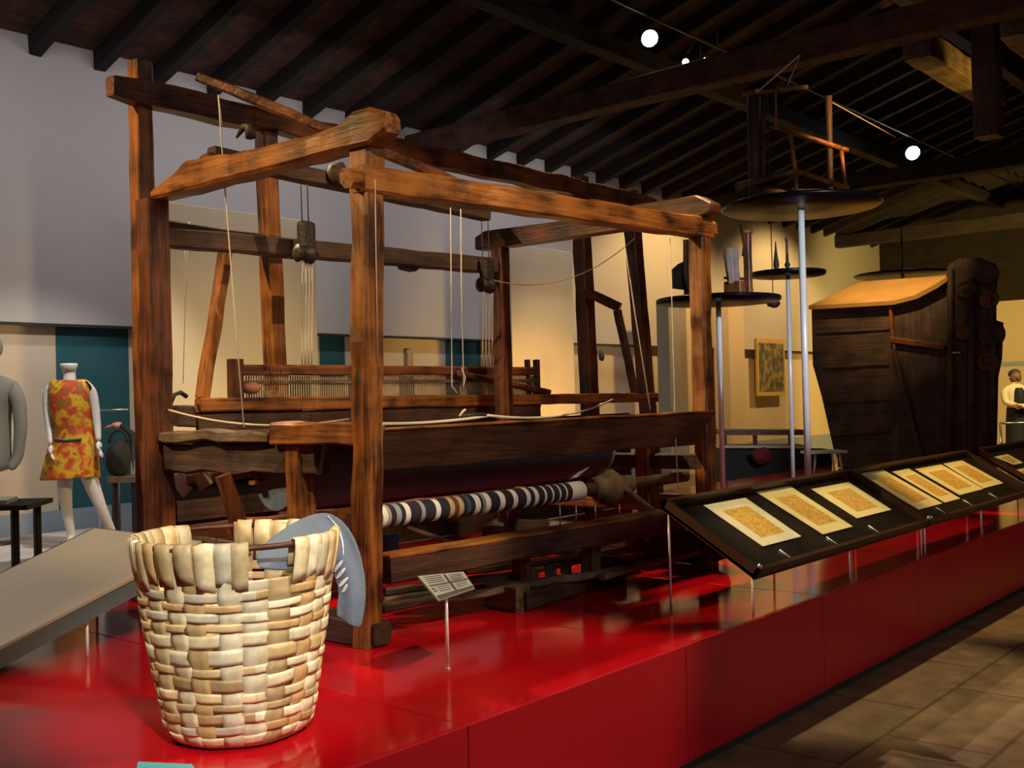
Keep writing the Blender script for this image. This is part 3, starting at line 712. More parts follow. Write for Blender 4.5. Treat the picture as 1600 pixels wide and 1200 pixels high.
link_mesh('label_print', bm, 'label_dark', ls)
bm = B(); top = (c[0]+c[1]+c[2]+c[3])/4; tube(bm, [base, V((base.x, base.y, pz(700, 932, 1).z if False else py(700, 934, base.y).z))], .006, 10); link_mesh('pole', bm, 'chrome', ls)
bm = B(); tube(bm, [V((base.x, base.y, py(700, 934, base.y).z)), top-nrm*.006], .005, 8); link_mesh('bracket', bm, 'chrome', ls)
bm = B(); lathe(bm, base, [(.014, 0), (.014, .004), (.006, .006)], 16); link_mesh('foot_disc', bm, 'steel', ls)
# teal label at the very front
bm = B(); c2 = [pz(u, v, PZ+.006) for u, v in ((216, 1190), (300, 1194), (330, 1235), (205, 1235))]; prism(bm, c2, (0, 0, -.0055))
tag(center(link_mesh('floor_label', bm, 'label_teal')), 'pale teal label card lying on the platform in front of the basket', 'label')

# ================================================================== DISPLAY CASES (right)
CA, CB = V((0, 2.27, .705)), V((0, 2.76, 1.0))     # near / far edge of sloping glass
def cpt(x, k, off=0.0):
    n_ = V((0, -(CB.z-CA.z), CB.y-CA.y)).normalized(); return V((x, CA.y+(CB.y-CA.y)*k, CA.z+(CB.z-CA.z)*k)) + n_*off
def pcase(u, v, off=0):
    n_ = V((0, -(CB.z-CA.z), CB.y-CA.y)).normalized(); p0 = V((0, CA.y, CA.z)) + n_*off; d = ray(u, v)
    return CAM + d*((p0-CAM).dot(n_)/d.dot(n_))
CN = V((0, -(CB.z-CA.z), CB.y-CA.y)).normalized()
def case(x0, x1, lab):
    r_ = root('display_case', lab, 'display case', (x0, 2.5, PZ))
    bm = B(); prism(bm, [cpt(x0, 0, -.05), cpt(x1, 0, -.05), cpt(x1, 1, -.05), cpt(x0, 1, -.05)], CN*.012); link_mesh('case_bed', bm, 'case_black', r_)
    bm = B()
    for (k0, k1) in ((0, .035), (.965, 1)): prism(bm, [cpt(x0, k0, -.055), cpt(x1, k0, -.055), cpt(x1, k1, -.055), cpt(x0, k1, -.055)], CN*.055)
    for (xa, xb) in ((x0, x0+.022), (x1-.022, x1)): prism(bm, [cpt(xa, 0, -.055), cpt(xb, 0, -.055), cpt(xb, 1, -.055), cpt(xa, 1, -.055)], CN*.055)
    link_mesh('case_frame', bm, 'case_frame', r_)
    bm = B(); prism(bm, [cpt(x0, 0, .000), cpt(x1, 0, .0), cpt(x1, 1, .0), cpt(x0, 1, .0)], CN*.004); link_mesh('glass_pane', bm, 'glass', r_)
    for (xx, k) in ((x0+.02, .05), (x1-.03, .05), (x0+.02, .93), (x1-.03, .93), ((x0+x1)/2, .05), ((x0+x1)/2, .93)):
        t_ = cpt(xx, k, -.05); bm = B(); tube(bm, [V((t_.x, max(t_.y, 2.285), PZ)), V((t_.x, max(t_.y, 2.285), t_.z))], .006, 8); link_mesh('leg', bm, 'chrome', r_)
    for (xx, k) in ((x0+.012, .02), (x1-.012, .02)):
        t_ = cpt(xx, k, .008); bm = B(); blob(bm, t_, .014, .014, .014, 0, 2); link_mesh('corner_stud', bm, 'steel', r_)
    for xx in (x0+.42, x0+.95, x0+1.5):
        bm = B(); p0, p1 = cpt(xx, .20, -.035), cpt(xx, .07, -.035); tube(bm, [p0, p1], .003, 6); link_mesh('retaining_clip', bm, 'chrome', r_)
    return r_
case(4.31, 6.455, 'nearer sloping black display case holding three yellowed sheets')
case(6.465, 8.65, 'farther sloping black display case holding four tightly spaced yellowed sheets')
case(8.95, 11.0, 'farthest sloping display case cut off by the right edge of the photo')
sheets = [
 (((1103, 793), (1170, 782), (1257, 842), (1197, 858)), 'paper_white', 'palest sheet with ochre print, leftmost in the nearer display case'),
 (((1178, 767), (1230, 757), (1337, 826), (1291, 839)), 'paper', 'long narrow yellowed sheet, middle of three in the nearer case'),
 (((1271, 767), (1331, 757), (1398, 800), (1343, 813)), 'paper', 'squarish yellowed sheet, rightmost in the nearer display case'),
 (((1337, 738), (1376, 732), (1476, 789), (1441, 800)), 'paper', 'long wide yellowed sheet, first beyond the join of the cases'),
 (((1398, 740), (1424, 735), (1505, 782), (1480, 788)), 'paper', 'narrowest yellowed sheet, second in the farther display case'),
 (((1432, 735), (1476, 729), (1541, 767), (1503, 776)), 'paper', 'broad yellowed sheet, third in the farther display case'),
 (((1477, 727), (1507, 722), (1571, 757), (1541, 766)), 'paper', 'yellowed sheet with orange print, fourth in the farther display case'),
]
def sheet(cs, mat, lab):
    off = -.034; c = [pcase(u, v, off) for u, v in cs]
    # square it up: edges follow the case
    x0 = (c[0].x+c[3].x)/2; x1 = (c[1].x+c[2].x)/2
    g0 = sum((p.y-CA.y)/(CB.y-CA.y) for p in (c[3], c[2]))/2; g1 = sum((p.y-CA.y)/(CB.y-CA.y) for p in (c[0], c[1]))/2
    g0 = max(.08, g0); g1 = min(.95, g1)
    q = [cpt(c[0].x, g1, off), cpt(c[1].x, g1, off), cpt(c[2].x, g0, off), cpt(c[3].x, g0, off)]
    r_ = root('paper_sheet', lab, 'document', (q[0]+q[1]+q[2]+q[3])/4, group='sheets laid out in the sloping display cases')
    bm = B(); prism(bm, q, CN*.002); link_mesh('sheet', bm, mat, r_)
    f = lambda s, t: q[0].lerp(q[1], s).lerp(q[3].lerp(q[2], s), t)
    bm = B(); prism(bm, [f(.2, .18)+CN*.0021, f(.8, .18)+CN*.0021, f(.8, .84)+CN*.0021, f(.2, .84)+CN*.0021], CN*.0006); link_mesh('printed_drawing', bm, 'print_ochre', r_)
for s in sheets: sheet(*s)
sheet(((1556, 716), (1578, 712), (1600, 724), (1590, 730)), 'paper_white', 'palest small sheet in the farthest display case, beyond the cabinet end')
sheet(((1582, 738), (1604, 734), (1640, 752), (1622, 757)), 'paper', 'yellow sheet cut by the right edge of the photo')

# ================================================================== DISPLAY CASE (left)
lc = root('reading_desk', 'long tilted pale display panel with grey-green edge at lower left', 'display case', pz(141, 1025, PZ))
yn = 4.1; yf = 5.0
XL = 1.74; n1 = V((2.665, yn, .90)); n0 = V((XL, yn, .90-(2.665-XL)*.333)); f1 = V((2.65, yf, .905)); f0 = V((XL, yf, n0.z))
T = V((-(.333), 0, 1)).normalized()
bm = B(); prism(bm, [n0, n1, f1, f0], T*-.012); link_mesh('panel_top', bm, 'lino_pale', lc)
bm = B(); prism(bm, [n0-T*.013+V((0, -.012, 0)), n1-T*.013+V((.01, -.012, 0)), f1-T*.013+V((.01, .01, 0)), f0-T*.013+V((0, .01, 0))], T*-.06); link_mesh('panel_tray', bm, 'case_teal', lc)
bm = B(); prism(bm, [n1+V((0, -.01, 0)), n1+V((.014, -.01, 0)), f1+V((.014, .01, 0)), f1+V((0, .01, 0))], T*-.02); prism(bm, [f0, f1, f1+V((0, .014, 0)), f0+V((0, .014, 0))], T*-.02); link_mesh('edge_strip', bm, 'edge_dark', lc)
for (xx, yv) in ((2.147, 4.13), (2.147, 4.9), (2.6, 4.13), (2.6, 4.9), (1.85, 4.9)):
    zt_ = n0.z + (xx-XL)*.333 - .075
    bm = B(); tube(bm, [V((xx, yv, PZ)), V((xx, yv, zt_))], .007, 8); link_mesh('leg', bm, 'chrome', lc)
bm = B(); blob(bm, V((2.35, yn-.016, n0.z+(2.35-XL)*.333-.04)), .008, .006, .006, 0, 2); link_mesh('stud', bm, 'chrome', lc)

# ================================================================== POLE STANDS WITH DISCS
def disc_stand(u, vb, vt, r_pole, r_disc, lab, thick=.045, dz=0):
    b0 = pz(u, vb, PZ)
    if dz: b0.z = 0; k = (b0-CAM).dot(FWD); zt_ = 1.5
    tp = px(u, vt, b0.x); 
    # height from the same horizontal position
    lo, hi = PZ, 6
    for _ in range(40):
        mid = (lo+hi)/2; P_ = V((b0.x, b0.y, mid))-CAM; vv = 600 - FPX*(P_.dot(UPV))/(P_.dot(FWD))
        if vv > vt: lo = mid
        else: hi = mid
    r_ = root('disc_stand', lab, 'display stand', b0)
    bm = B(); tube(bm, [b0, V((b0.x, b0.y, lo))], r_pole, 16); link_mesh('pole', bm, 'chrome', r_)
    bm = B(); lathe(bm, V((b0.x, b0.y, lo)), [(r_disc*.35, 0), (r_disc*.97, .005), (r_disc, .02), (r_disc, thick-.008), (r_disc*.985, thick)], 48); link_mesh('disc_top', bm, 'black_gloss', r_)
    bm = B(); lathe(bm, b0, [(r_pole*3, 0), (r_pole*3, .01), (r_pole*1.2, .02)], 20); link_mesh('base_flange', bm, 'steel', r_)
    return r_, V((b0.x, b0.y, lo+thick))
s1, t1 = disc_stand(1264, 785, 327, .030, .70, 'tallest chrome pole stand whose big black disc carries a wooden reel frame')
s2, t2 = disc_stand(1240, 768, 432, .021, .37, 'chrome pole stand with a small black disc, beside the tallest pole')
s3, t3 = disc_stand(1131, 798, 474, .022, .52, 'chrome pole stand with a low black disc just right of the loom')
s4, t4 = disc_stand(1418, 699, 432, .03, .78, 'black disc stand rising behind the dark carved cabinet', dz=1)
# ---- wooden reel / winding frame on the tallest stand
wf = root('winding_frame', 'spindly wooden winding frame on the highest black disc', 'winding frame', t1)
K = (t1-CAM).dot(FWD)
def w1(u, v, dd=0): return pd(u, v, K+dd)
def wpart(name, a_, b_, r, mat='brown_x', r1=None): bm = B(); tube(bm, [a_, V(a_).lerp(V(b_), .5), b_], r, 8, r1=r1); return link_mesh(name, bm, mat, wf)
def foot(p): return V((p.x, p.y, t1.z))
A1, A2 = w1(1244, 268, -.2), w1(1326, 295, -.2); B1, B2 = w1(1212, 198, -.15), w1(1325, 236, -.15)
wpart('bottom_bar', A1, A2, .030, 'oak_x'); wpart('top_bar', B1, B2, .026, 'oak_x')
wpart('upright', w1(1235, 205, -.18), w1(1243, 268, -.2), .02, 'oak_z'); wpart('upright', w1(1314, 232, -.15), w1(1321, 290, -.2), .018, 'oak_z')
wpart('foot_peg', A1, foot(A1), .02, 'oak_z'); wpart('foot_peg', w1(1323, 292, -.2), foot(w1(1323, 292, -.2)), .02, 'oak_z')
wpart('bottom_bar', w1(1150, 292, .1), A1, .035, 'brown_x'); wpart('upright', w1(1176, 145, .1), foot(w1(1178, 290, .1)), .055, 'dark_z')
wpart('upright', w1(1212, 138, 0), w1(1213, 195, 0), .010, 'oak_z'); wpart('upright', w1(1192, 150, .15), foot(w1(1190, 280, .15)), .03, 'dark_z')
wpart('spindle', w1(1160, 146, .05), w1(1215, 142, 0), .022, 'brown_x'); wpart('spindle', w1(1215, 140, 0), w1(1262, 136, 0), .035, 'grey_x', r1=.02)
wpart('upright', w1(1295, 150, .3), foot(w1(1297, 290, .3)), .03, 'dark_z'); wpart('bottom_bar', w1(1190, 300, .2), w1(1290, 300, .4), .03, 'dark_x')
wpart('drive_cord', w1(1184, 143, 0), w1(1250, 86, 0), .006, 'rope'); wpart('drive_cord', w1(1250, 86, 0), w1(1228, 140, 0), .005, 'cord_tan')
wpart('drive_cord', w1(1300, 160, .3), w1(1400, 215, .5), .006, 'cord_tan')
bm = B(); blob(bm, w1(1183, 142, 0), .02, .02, .02, 0, 2); link_mesh('bobbin_tip', bm, 'cloth_tan', wf)
# ---- objects on the low disc (between loom post and pole)
cw = root('carved_reel', 'dark red carved wooden reel on upright posts on the lowest disc', 'reel', t3)
K3 = (t3-CAM).dot(FWD)
def w3(u, v, dd=0): return pd(u, v, K3+dd)
prof = [w3(u, v) for u, v in ((1135, 385), (1140, 388), (1146, 386), (1152, 388), (1157, 394), (1153, 410), (1155, 420), (1157, 435), (1150, 443), (1138, 443), (1140, 430), (1136, 415), (1133, 400))]
bm = B(); prism(bm, prof, FWD*.09); bmesh.ops.bevel(bm, geom=list(bm.edges), offset=.008, segments=2, affect='EDGES'); link_mesh('carved_board', bm, 'brown_z', cw)
fz_ = lambda p: V((p.x, p.y, t3.z))
bm = B(); beam(bm, fz_(w3(1170, 450, .1)), w3(1167, 366, .1), .06, .06, up=(1, 0, 0)); link_mesh('upright', bm, 'brown_z', cw)
bm = B(); beam(bm, fz_(w3(1148, 450, .05)), w3(1148, 440, .05), .16, .10, up=(1, 0, 0)); link_mesh('reel_foot', bm, 'brown_z', cw)
bm = B(); tube(bm, [w3(1157, 350, .1), w3(1162, 385, .1), w3(1160, 400, .1)], .008, 6); link_mesh('spindle', bm, 'iron', cw)
bm = B(); lathe(bm, w3(1167, 366, .1), [(.03, 0), (.055, .01), (.05, .035), (.02, .045)], 16); link_mesh('cap', bm, 'oak_z', cw)
bm = B(); tube(bm, [w3(1131, 434, .05), w3(1165, 436, .05)], .012, 8); link_mesh('cross_peg', bm, 'iron', cw)
ir = root('weaving_tool', 'dark upright wooden blade on the low disc seen left of the loom post', 'tool', fz_(w3(1072, 450, .0)))
bm = B(); beam(bm, fz_(w3(1074, 452)), w3(1073, 375), .05, .05, up=(1, 0, 0)); link_mesh('shaft', bm, 'dark_z', ir)
bm = B(); pr2 = [w3(u, v, .02) for u, v in ((1052, 450), (1051, 420), (1060, 412), (1070, 408), (1070, 452))]; prism(bm, pr2, FWD*.06); link_mesh('blade', bm, 'iron', ir)
# ---- small metal pieces on the small disc
ft = root('spindle_fitting', 'small turned metal spindle fitting on the small black disc', 'fitting', t2)
bm = B(); lathe(bm, t2, [(.05, 0), (.03, .02), (.015, .04), (.03, .07), (.015, .1), (.012, .3), (.02, .32), (.004, .36)], 14); link_mesh('spindle', bm, 'iron', ft)
bm = B(); lathe(bm, t2+V((-.12, .06, 0)), [(.04, 0), (.02, .03), (.03, .06), (.01, .22), (.004, .3)], 12); link_mesh('spindle', bm, 'iron', ft)
sh = root('footed_rod', 'thin dark rod on splayed feet standing on the rear disc', 'rod', t4)
bm = B(); tube(bm, [t4, t4+V((0, 0, .75))], .014, 8); link_mesh('rod', bm, 'iron', sh)
bm = B()
for a_ in range(6): beam(bm, t4+V((0, 0, .08)), t4+V((math.cos(a_*1.05)*.2, math.sin(a_*1.05)*.2, .01)), .03, .03, seg=2)
link_mesh('rod_feet', bm, 'brown_x', sh)
# hanging dark fixtures near the stands
def hang(u, v, k, name, lab, rx):
    p = pd(u, v, k); r_ = root(name, lab, 'lamp', V((p.x, p.y, p.z)))
    bm = B(); blob(bm, p, rx, rx, rx*.7, .25, 2); link_mesh('lamp_head', bm, 'iron', r_)
    bm = B(); tube(bm, [p, V((p.x, p.y, roofz(p.y)-.2))], .006, 6); link_mesh('suspension_rod', bm, 'iron', r_)
hang(1208, 474, 12, 'hanging_lamp', 'small black lamp head hanging between the two tall chrome poles', .075)

# ================================================================== DARK CABINET (machine) at right
cb = root('carved_cabinet', 'huge dark carved wooden cabinet with curved lid at the platform far end', 'cabinet', (13.5, 4.8, PZ))
MX = 13.0
def mp_(u, v, x=MX): return px(u, v, x)
def mz(p): p.z = max(p.z, PZ); return p
bm = B(); prism(bm, [mz(mp_(u, v)) for u, v in ((1268, 480), (1392, 476), (1392, 736), (1314, 739), (1302, 700), (1284, 620), (1270, 570))], (1.2, .45, 0)); link_mesh('chest_front', bm, 'dark_y', cb)
bm = B(); prism(bm, [mz(mp_(u, v)) for u, v in ((1392, 476), (1425, 466), (1455, 448), (1480, 436), (1480, 740), (1392, 740))], (1.2, .45, 0)); link_mesh('chest_side', bm, 'dark_z', cb)
# planks on the chest
for vv in (520, 575, 630, 680):
    a_, b_ = mp_(1276 + (vv-520)*.14, vv), mp_(1390, vv-6); bm = B(); beam(bm, a_+V((-.015, 0, 0)), b_+V((-.015, 0, 0)), .02, .03, seg=6, rough=.003); link_mesh('plank_batten', bm, 'dark_y', cb)
# lid
bm = B()
front_e = [(1263, 478), (1330, 474), (1395, 470), (1430, 461), (1462, 444), (1482, 430)]; back_e = [(1345, 440), (1372, 438), (1400, 436), (1428, 434), (1455, 432), (1482, 429)]
va = [bm.verts.new(mp_(u, v, MX-.12)) for u, v in front_e]; vb = [bm.verts.new(mp_(u, v, MX+1.1)) for u, v in back_e]
for i in range(5): bm.faces.new((va[i], va[i+1], vb[i+1], vb[i]))
o = link_mesh('curved_lid', bm, 'lid_tan', cb); md = o.modifiers.new('thick', 'SOLIDIFY'); md.thickness = .05
bm = B(); beam(bm, mp_(1392, 531, MX-.03), mp_(1478, 543, MX-.03), .08, .07, rough=.004); link_mesh('ledge', bm, 'brown_y', cb)
bm = B(); beam(bm, mp_(1396, 545, MX-.03), mp_(1446, 738, MX-.03), .05, .06, up=(1, 0, 0), rough=.004); link_mesh('slanted_stile', bm, 'dark_z', cb)
bm = B(); beam(bm, mp_(1391, 480, MX-.03), mp_(1398, 545, MX-.03), .04, .05, up=(1, 0, 0)); link_mesh('stile', bm, 'brown_z', cb)
bm = B(); prism(bm, [mz(mp_(u, v, MX-.1)) for u, v in ((1480, 436), (1484, 412), (1498, 404), (1530, 402), (1556, 412), (1559, 440), (1554, 480), (1556, 500), (1568, 504), (1566, 560), (1560, 590), (1557, 737), (1480, 737))], (1.2, .45, 0)); link_mesh('tall_end', bm, 'dark_z', cb)
for i, (u, v, rr) in enumerate(((1543, 428, .13), (1546, 468, .11), (1550, 522, .15), (1545, 566, .12), (1510, 452, .12), (1508, 520, .10))):
    bm = B(); lathe(bm, mp_(u, v, MX-.1), [(rr, .0), (rr, -.04), (rr*.75, -.07), (rr*.6, -.04), (rr*.3, -.05), (rr*.1, -.09)], 18, axis=(1, 0, 0)); link_mesh('carved_boss', bm, 'brown_y' if i % 2 else 'dark_y', cb)
for u in (1485, 1518, 1552):
    bm = B(); tube(bm, [mz(mp_(u, 736, MX-.13)), mp_(u, 600, MX-.13), mp_(u, 420+ (15 if u > 1500 else 0), MX-.13)], .035, 8); link_mesh('turned_column', bm, 'dark_z', cb)
bm = B(); blob(bm, mp_(1495, 551, MX-.14), .03, .06, .02, .1, 2); link_mesh('handle', bm, 'steel', cb)
# crimson/lighter base
bm = B(); beam(bm, mz(mp_(1312, 737, MX-.05))+V((0, 0, .055)), mz(mp_(1556, 737, MX-.05))+V((0, 0, .055)), .1, .09); link_mesh('plinth_board', bm, 'dark_y', cb)

# ================================================================== FURNITURE behind the stands
tb = root('display_bench', 'long low dark bench with objects behind the chrome poles', 'bench', pz(1190, 760, 0))
b0 = tb.location; k = (b0-CAM).dot(FWD)
def boxpx(u0, u1, v0, v1, k, dep, name, mat, par, bev=.01):
    q = [pd(u0, v0, k), pd(u1, v0, k), pd(u1, v1, k), pd(u0, v1, k)]; bm = B(); prism(bm, q, V((FWD.x, FWD.y, 0))*dep); return link_mesh(name, bm, mat, par)
tb.location = V((pd(1180, 700, 14.2).x, pd(1180, 700, 14.2).y, 0))
boxpx(1128, 1262, 672, 680, 14.2, .5, 'bench_top', 'brown_x', tb); boxpx(1128, 1262, 696, 700, 14.2, .5, 'lower_shelf', 'partition', tb); boxpx(1128, 1300, 703, 768, 14.2, .5, 'dark_drawer', 'black_matt', tb)
for u in (1132, 1180, 1235): 
    p = pd(u, 690, 14.25); bm = B(); beam(bm, (p.x, p.y, 0), (p.x, p.y, pd(u, 680, 14.2).z), .05, .05, up=(1, 0, 0)); link_mesh('leg', bm, 'brown_z', tb)
bm = B(); c_ = pd(1192, 712, 14.0); blob(bm, c_, .2, .12, .10, .3, 3, seed=3); o = tag(center(link_mesh('crimson_cloth', bm, 'crimson_cloth')), 'crumpled crimson cloth on the bench behind the chrome poles', 'cloth')
stl = root('wooden_stool', 'small pale wooden stool beside the tallest chrome pole', 'stool', V((pd(1288, 735, 12.4).x, pd(1288, 735, 12.4).y, PZ)))
c_ = pd(1288, 706, 12.4); bz = c_.z; cx, cy = stl.location.x, stl.location.y
bm = B(); beam(bm, (cx-.17, cy+.14, bz), (cx+.17, cy-.14, bz), .30, .03, rough=.002); link_mesh('seat', bm, 'plaster_prop', stl)
for sx, sy in ((-1, 1), (1, -1), (-.3, -1), (.3, 1)):
    bm = B(); tube(bm, [V((cx+sx*.14, cy+sy*.12, bz)), V((cx+sx*.17, cy+sy*.15, PZ))], .014, 8); link_mesh('leg', bm, 'plaster_prop', stl)

# picture on the wall
pf = root('framed_print', 'framed dark print in ochre mount on the wall behind the chrome poles', 'picture', py(1204, 618, 10.58))
a_, b_ = py(1180, 528, 10.58), py(1226, 618, 10.58)
bm = B(); box(bm, a_.x, b_.x, 10.55, 10.60, b_.z, a_.z, bev=.01); link_mesh('frame', bm, 'mirrorframe', pf)
bm = B(); box(bm, a_.x+.08, b_.x-.08, 10.542, 10.551, b_.z+.10, a_.z-.10); link_mesh('print', bm, 'print_dark', pf)
bm = B(); p = py(940, 558, 10.58); lathe(bm, V((p.x, 10.6, p.z)), [(.06, 0), (.07, -.03), (.03, -.06)], 12, axis=(0, 1, 0)); tag(center(link_mesh('wall_hook', bm, 'iron')), 'small dark hook on the pale wall right of the rear loom post', 'hook')
bm = B(); p = py(640, 552, 10.68); box(bm, p.x-.06, p.x+.06, 10.66, 10.72, p.z-.2, p.z+.05, bev=.02); tag(center(link_mesh('wall_sign', bm, 'cord_tan')), 'small tan plaque on the cream wall between the teal panels', 'plaque')

# ================================================================== MANNEQUIN
MD = 9.5; S = MD/FPX
mloc = pd(112, 637, MD); mb = root('mannequin', 'headless white mannequin in an orange and yellow floral sleeveless dress', 'mannequin', V((mloc.x, mloc.y, .25)), rz=0)
RH = V((RGT.x, RGT.y, 0)).normalized(); FH = V((FWD.x, FWD.y, 0)).normalized()
def mq(u, v, d=0.0):
    return V((mloc.x, mloc.y, 0)) + RH*(u-112)*S + FH*d + V((0, 0, 1.5 + (637-v)*S))
def skinned(name, verts, edges, radii, mat, parent, sub=2):
    me = bpy.data.meshes.new(name); inv = absmat(parent).inverted()
    me.from_pydata([inv @ V(v) for v in verts], edges, []); me.materials.append(M[mat])
    o = bpy.data.objects.new(name, me); C.objects.link(o); o.parent = parent
    m1 = o.modifiers.new('skin', 'SKIN'); m1.use_smooth_shade = True
    for i, sv in enumerate(me.skin_vertices[0].data):
        r_ = radii[i]; sv.radius = r_ if isinstance(r_, tuple) else (r_, r_)
    me.skin_vertices[0].data[0].use_root = True
    m2 = o.modifiers.new('sub', 'SUBSURF'); m2.levels = sub; m2.render_levels = sub
    return o
zb_ = .27
vv = [mq(115, 705), mq(114, 680), mq(113, 640), mq(112, 612), mq(110, 598), mq(110, 585), mq(109, 572),   # 0-6 torso, neck
      mq(82, 603), mq(74, 612), mq(74, 640, .0), mq(79, 668, -.03), mq(86, 694, -.10),                          # 7-11 left arm
      mq(136, 603), mq(145, 612), mq(149, 640), mq(153, 668, -.02), mq(157, 690, -.06),                        # 12-16 right arm
      mq(103, 718), mq(98, 760), mq(101, 795), mq(107, 842, .02), mq(110, 856, -.10),                            # 17-21 left leg
      mq(128, 718), mq(142, 760), mq(154, 792), mq(170, 840, .06), mq(172, 856, -.06)]                          # 22-26 right leg
for i in (20, 25): vv[i].z = zb_ + .07
for i in (21, 26): vv[i].z = zb_ + .03
ed = [(0, 1), (1, 2), (2, 3), (3, 4), (4, 5), (5, 6), (3, 7), (7, 8), (8, 9), (9, 10), (10, 11), (3, 12), (12, 13), (13, 14), (14, 15), (15, 16),
      (0, 17), (17, 18), (18, 19), (19, 20), (20, 21), (0, 22), (22, 23), (23, 24), (24, 25), (25, 26)]
rd = [(.13, .10), (.11, .09), (.12, .09), (.13, .09), (.07, .06), .052, .058, .052, .046, .040, .034, .024, .052, .046, .040, .034, .024,
      .085, .070, .052, .036, .03, .085, .070, .052, .036, .03]
skinned('body', vv, ed, rd, 'mannequin_white', mb)
def hand(base, down, side, par, mat, s=1.0, curl=0.3):
    """palm with four fingers and a thumb"""
    down = V(down).normalized(); side = V(side).normalized(); fr = down.cross(side)
    vs_ = [base, base+down*.035*s, base+down*.07*s]; e = [(0, 1), (1, 2)]; r_ = [.020*s, (.030*s, .018*s), (.034*s, .016*s)]
    o = skinned('hand', vs_, e, r_, mat, par, 1)
    bm = B()
    for i in range(4):
        off = (i-1.5)*.017*s; L = (.068, .078, .074, .056)[i]*s; p0 = base+down*.078*s+side*off
        p1 = p0+down*L*.5+fr*.01*s*curl*2; p2 = p1+down*L*.5+fr*.03*s*curl*2; tube(bm, [p0-down*.02*s, p0, p1, p2], [.008*s, .009*s, .008*s, .006*s], 6)
    p0 = base+down*.03*s-side*.028*s; tube(bm, [p0, p0+down*.03*s-side*.022*s+fr*.01*s, p0+down*.06*s-side*.026*s+fr*.02*s], [.011*s, .010*s, .007*s], 6)
    link_mesh('fingers', bm, mat, o)
hand(vv[11], vv[11]-vv[10], FH, mb, 'mannequin_white'); hand(vv[16], vv[16]-vv[15], FH, mb, 'mannequin_white')
# dress: lofted ellipses
dr = [(594, 108, 25, .06), (600, 109, 31, .085), (612, 110, 32, .11), (640, 111, 30, .125), (665, 112, 29, .12), (686, 113, 31, .125), (700, 112, 36, .14), (725, 109, 40, .16), (748, 106.5, 44, .18)]
bm = B(); rings = []; n = 36
for (v_, uc, hw, dp) in dr:
    ring = []
    for j in range(n):
        a_ = 2*PI*j/n; fold = 1 + (.05*math.sin(a_*7) if v_ > 700 else 0)*(v_-700)/48
        ring.append(bm.verts.new(mq(uc + hw*math.cos(a_)*fold, v_ + (1.5*math.sin(a_*2) if v_ > 740 else 0), dp*math.sin(a_)*fold)))
    rings.append(ring)
for i in range(len(rings)-1):
    for j in range(n): bm.faces.new((rings[i][j], rings[i][(j+1) % n], rings[i+1][(j+1) % n], rings[i+1][j])).smooth = True
o = link_mesh('dress', bm, 'floral', mb); o['label'] = 'orange, red and yellow floral shift dress'; md = o.modifiers.new('thick', 'SOLIDIFY'); md.thickness = .012; md.offset = 1; md = o.modifiers.new('sub', 'SUBSURF'); md.levels = 1; md.render_levels = 2
bm = B(); tube(bm, [mq(93, 686, -.125), mq(112, 688, -.14), mq(135, 686, -.125)], .012, 6); link_mesh('dress_belt', bm, 'teal', mb)
# neck collar plate
bm = B(); lathe(bm, mq(109, 582), [(.055, 0), (.066, .04), (.076, .065), (.07, .08)], 20); link_mesh('neck_cap', bm, 'mannequin_white', mb)
# its low white plinth
bm = B(); box(bm, 2.6, 5.62, 8.95, 10.55, 0, .25, bev=.008); tag(center(link_mesh('low_plinth', bm, 'plinth_white')), 'low white plinth under the floral dress mannequin', 'plinth')

# grey suit figure at the left edge
GD = 9.9; SG = GD/FPX
gl = pd(-10, 640, GD); gm = root('mannequin', 'grey suited dress form cut off by the left edge of the photo', 'mannequin', V((gl.x, gl.y, .25)))
def gq(u, v, d=0.0): return V((gl.x, gl.y, 0)) + RH*(u+10)*SG + FH*d + V((0, 0, 1.5 + (640-v)*SG))
gv = [gq(-8, 740), gq(-8, 690), gq(-8, 640), gq(-8, 608), gq(-8, 585), gq(20, 606), gq(30, 630), gq(32, 670), gq(27, 715), gq(18, 735, -.06), gq(-38, 606), gq(-48, 640), gq(-50, 700)]
skinned('jacket', gv, [(0, 1), (1, 2), (2, 3), (3, 4), (3, 5), (5, 6), (6, 7), (7, 8), (8, 9), (3, 10), (10, 11), (11, 12)], [(.16, .12), (.15, .11), (.16, .11), (.13, .09), .05, .075, .07, .062, .052, .04, .075, .065, .05], 'suit_grey', gm)
bm = B(); blob(bm, gq(-9, 543), .085, .085, .11, .0, 3); link_mesh('head_form', bm, 'suit_grey', gm)
bm = B(); tube(bm, [gq(-9, 590), gq(-9, 560)], .045, 10); link_mesh('neck', bm, 'suit_grey', gm)
bm = B(); p = gq(-8, 735); tube(bm, [V((p.x, p.y, .25)), p], .02, 8); lathe(bm, V((p.x, p.y, .25)), [(.15, 0), (.15, .015), (.02, .03)], 20); link_mesh('stand_pole', bm, 'lamp_black', gm)
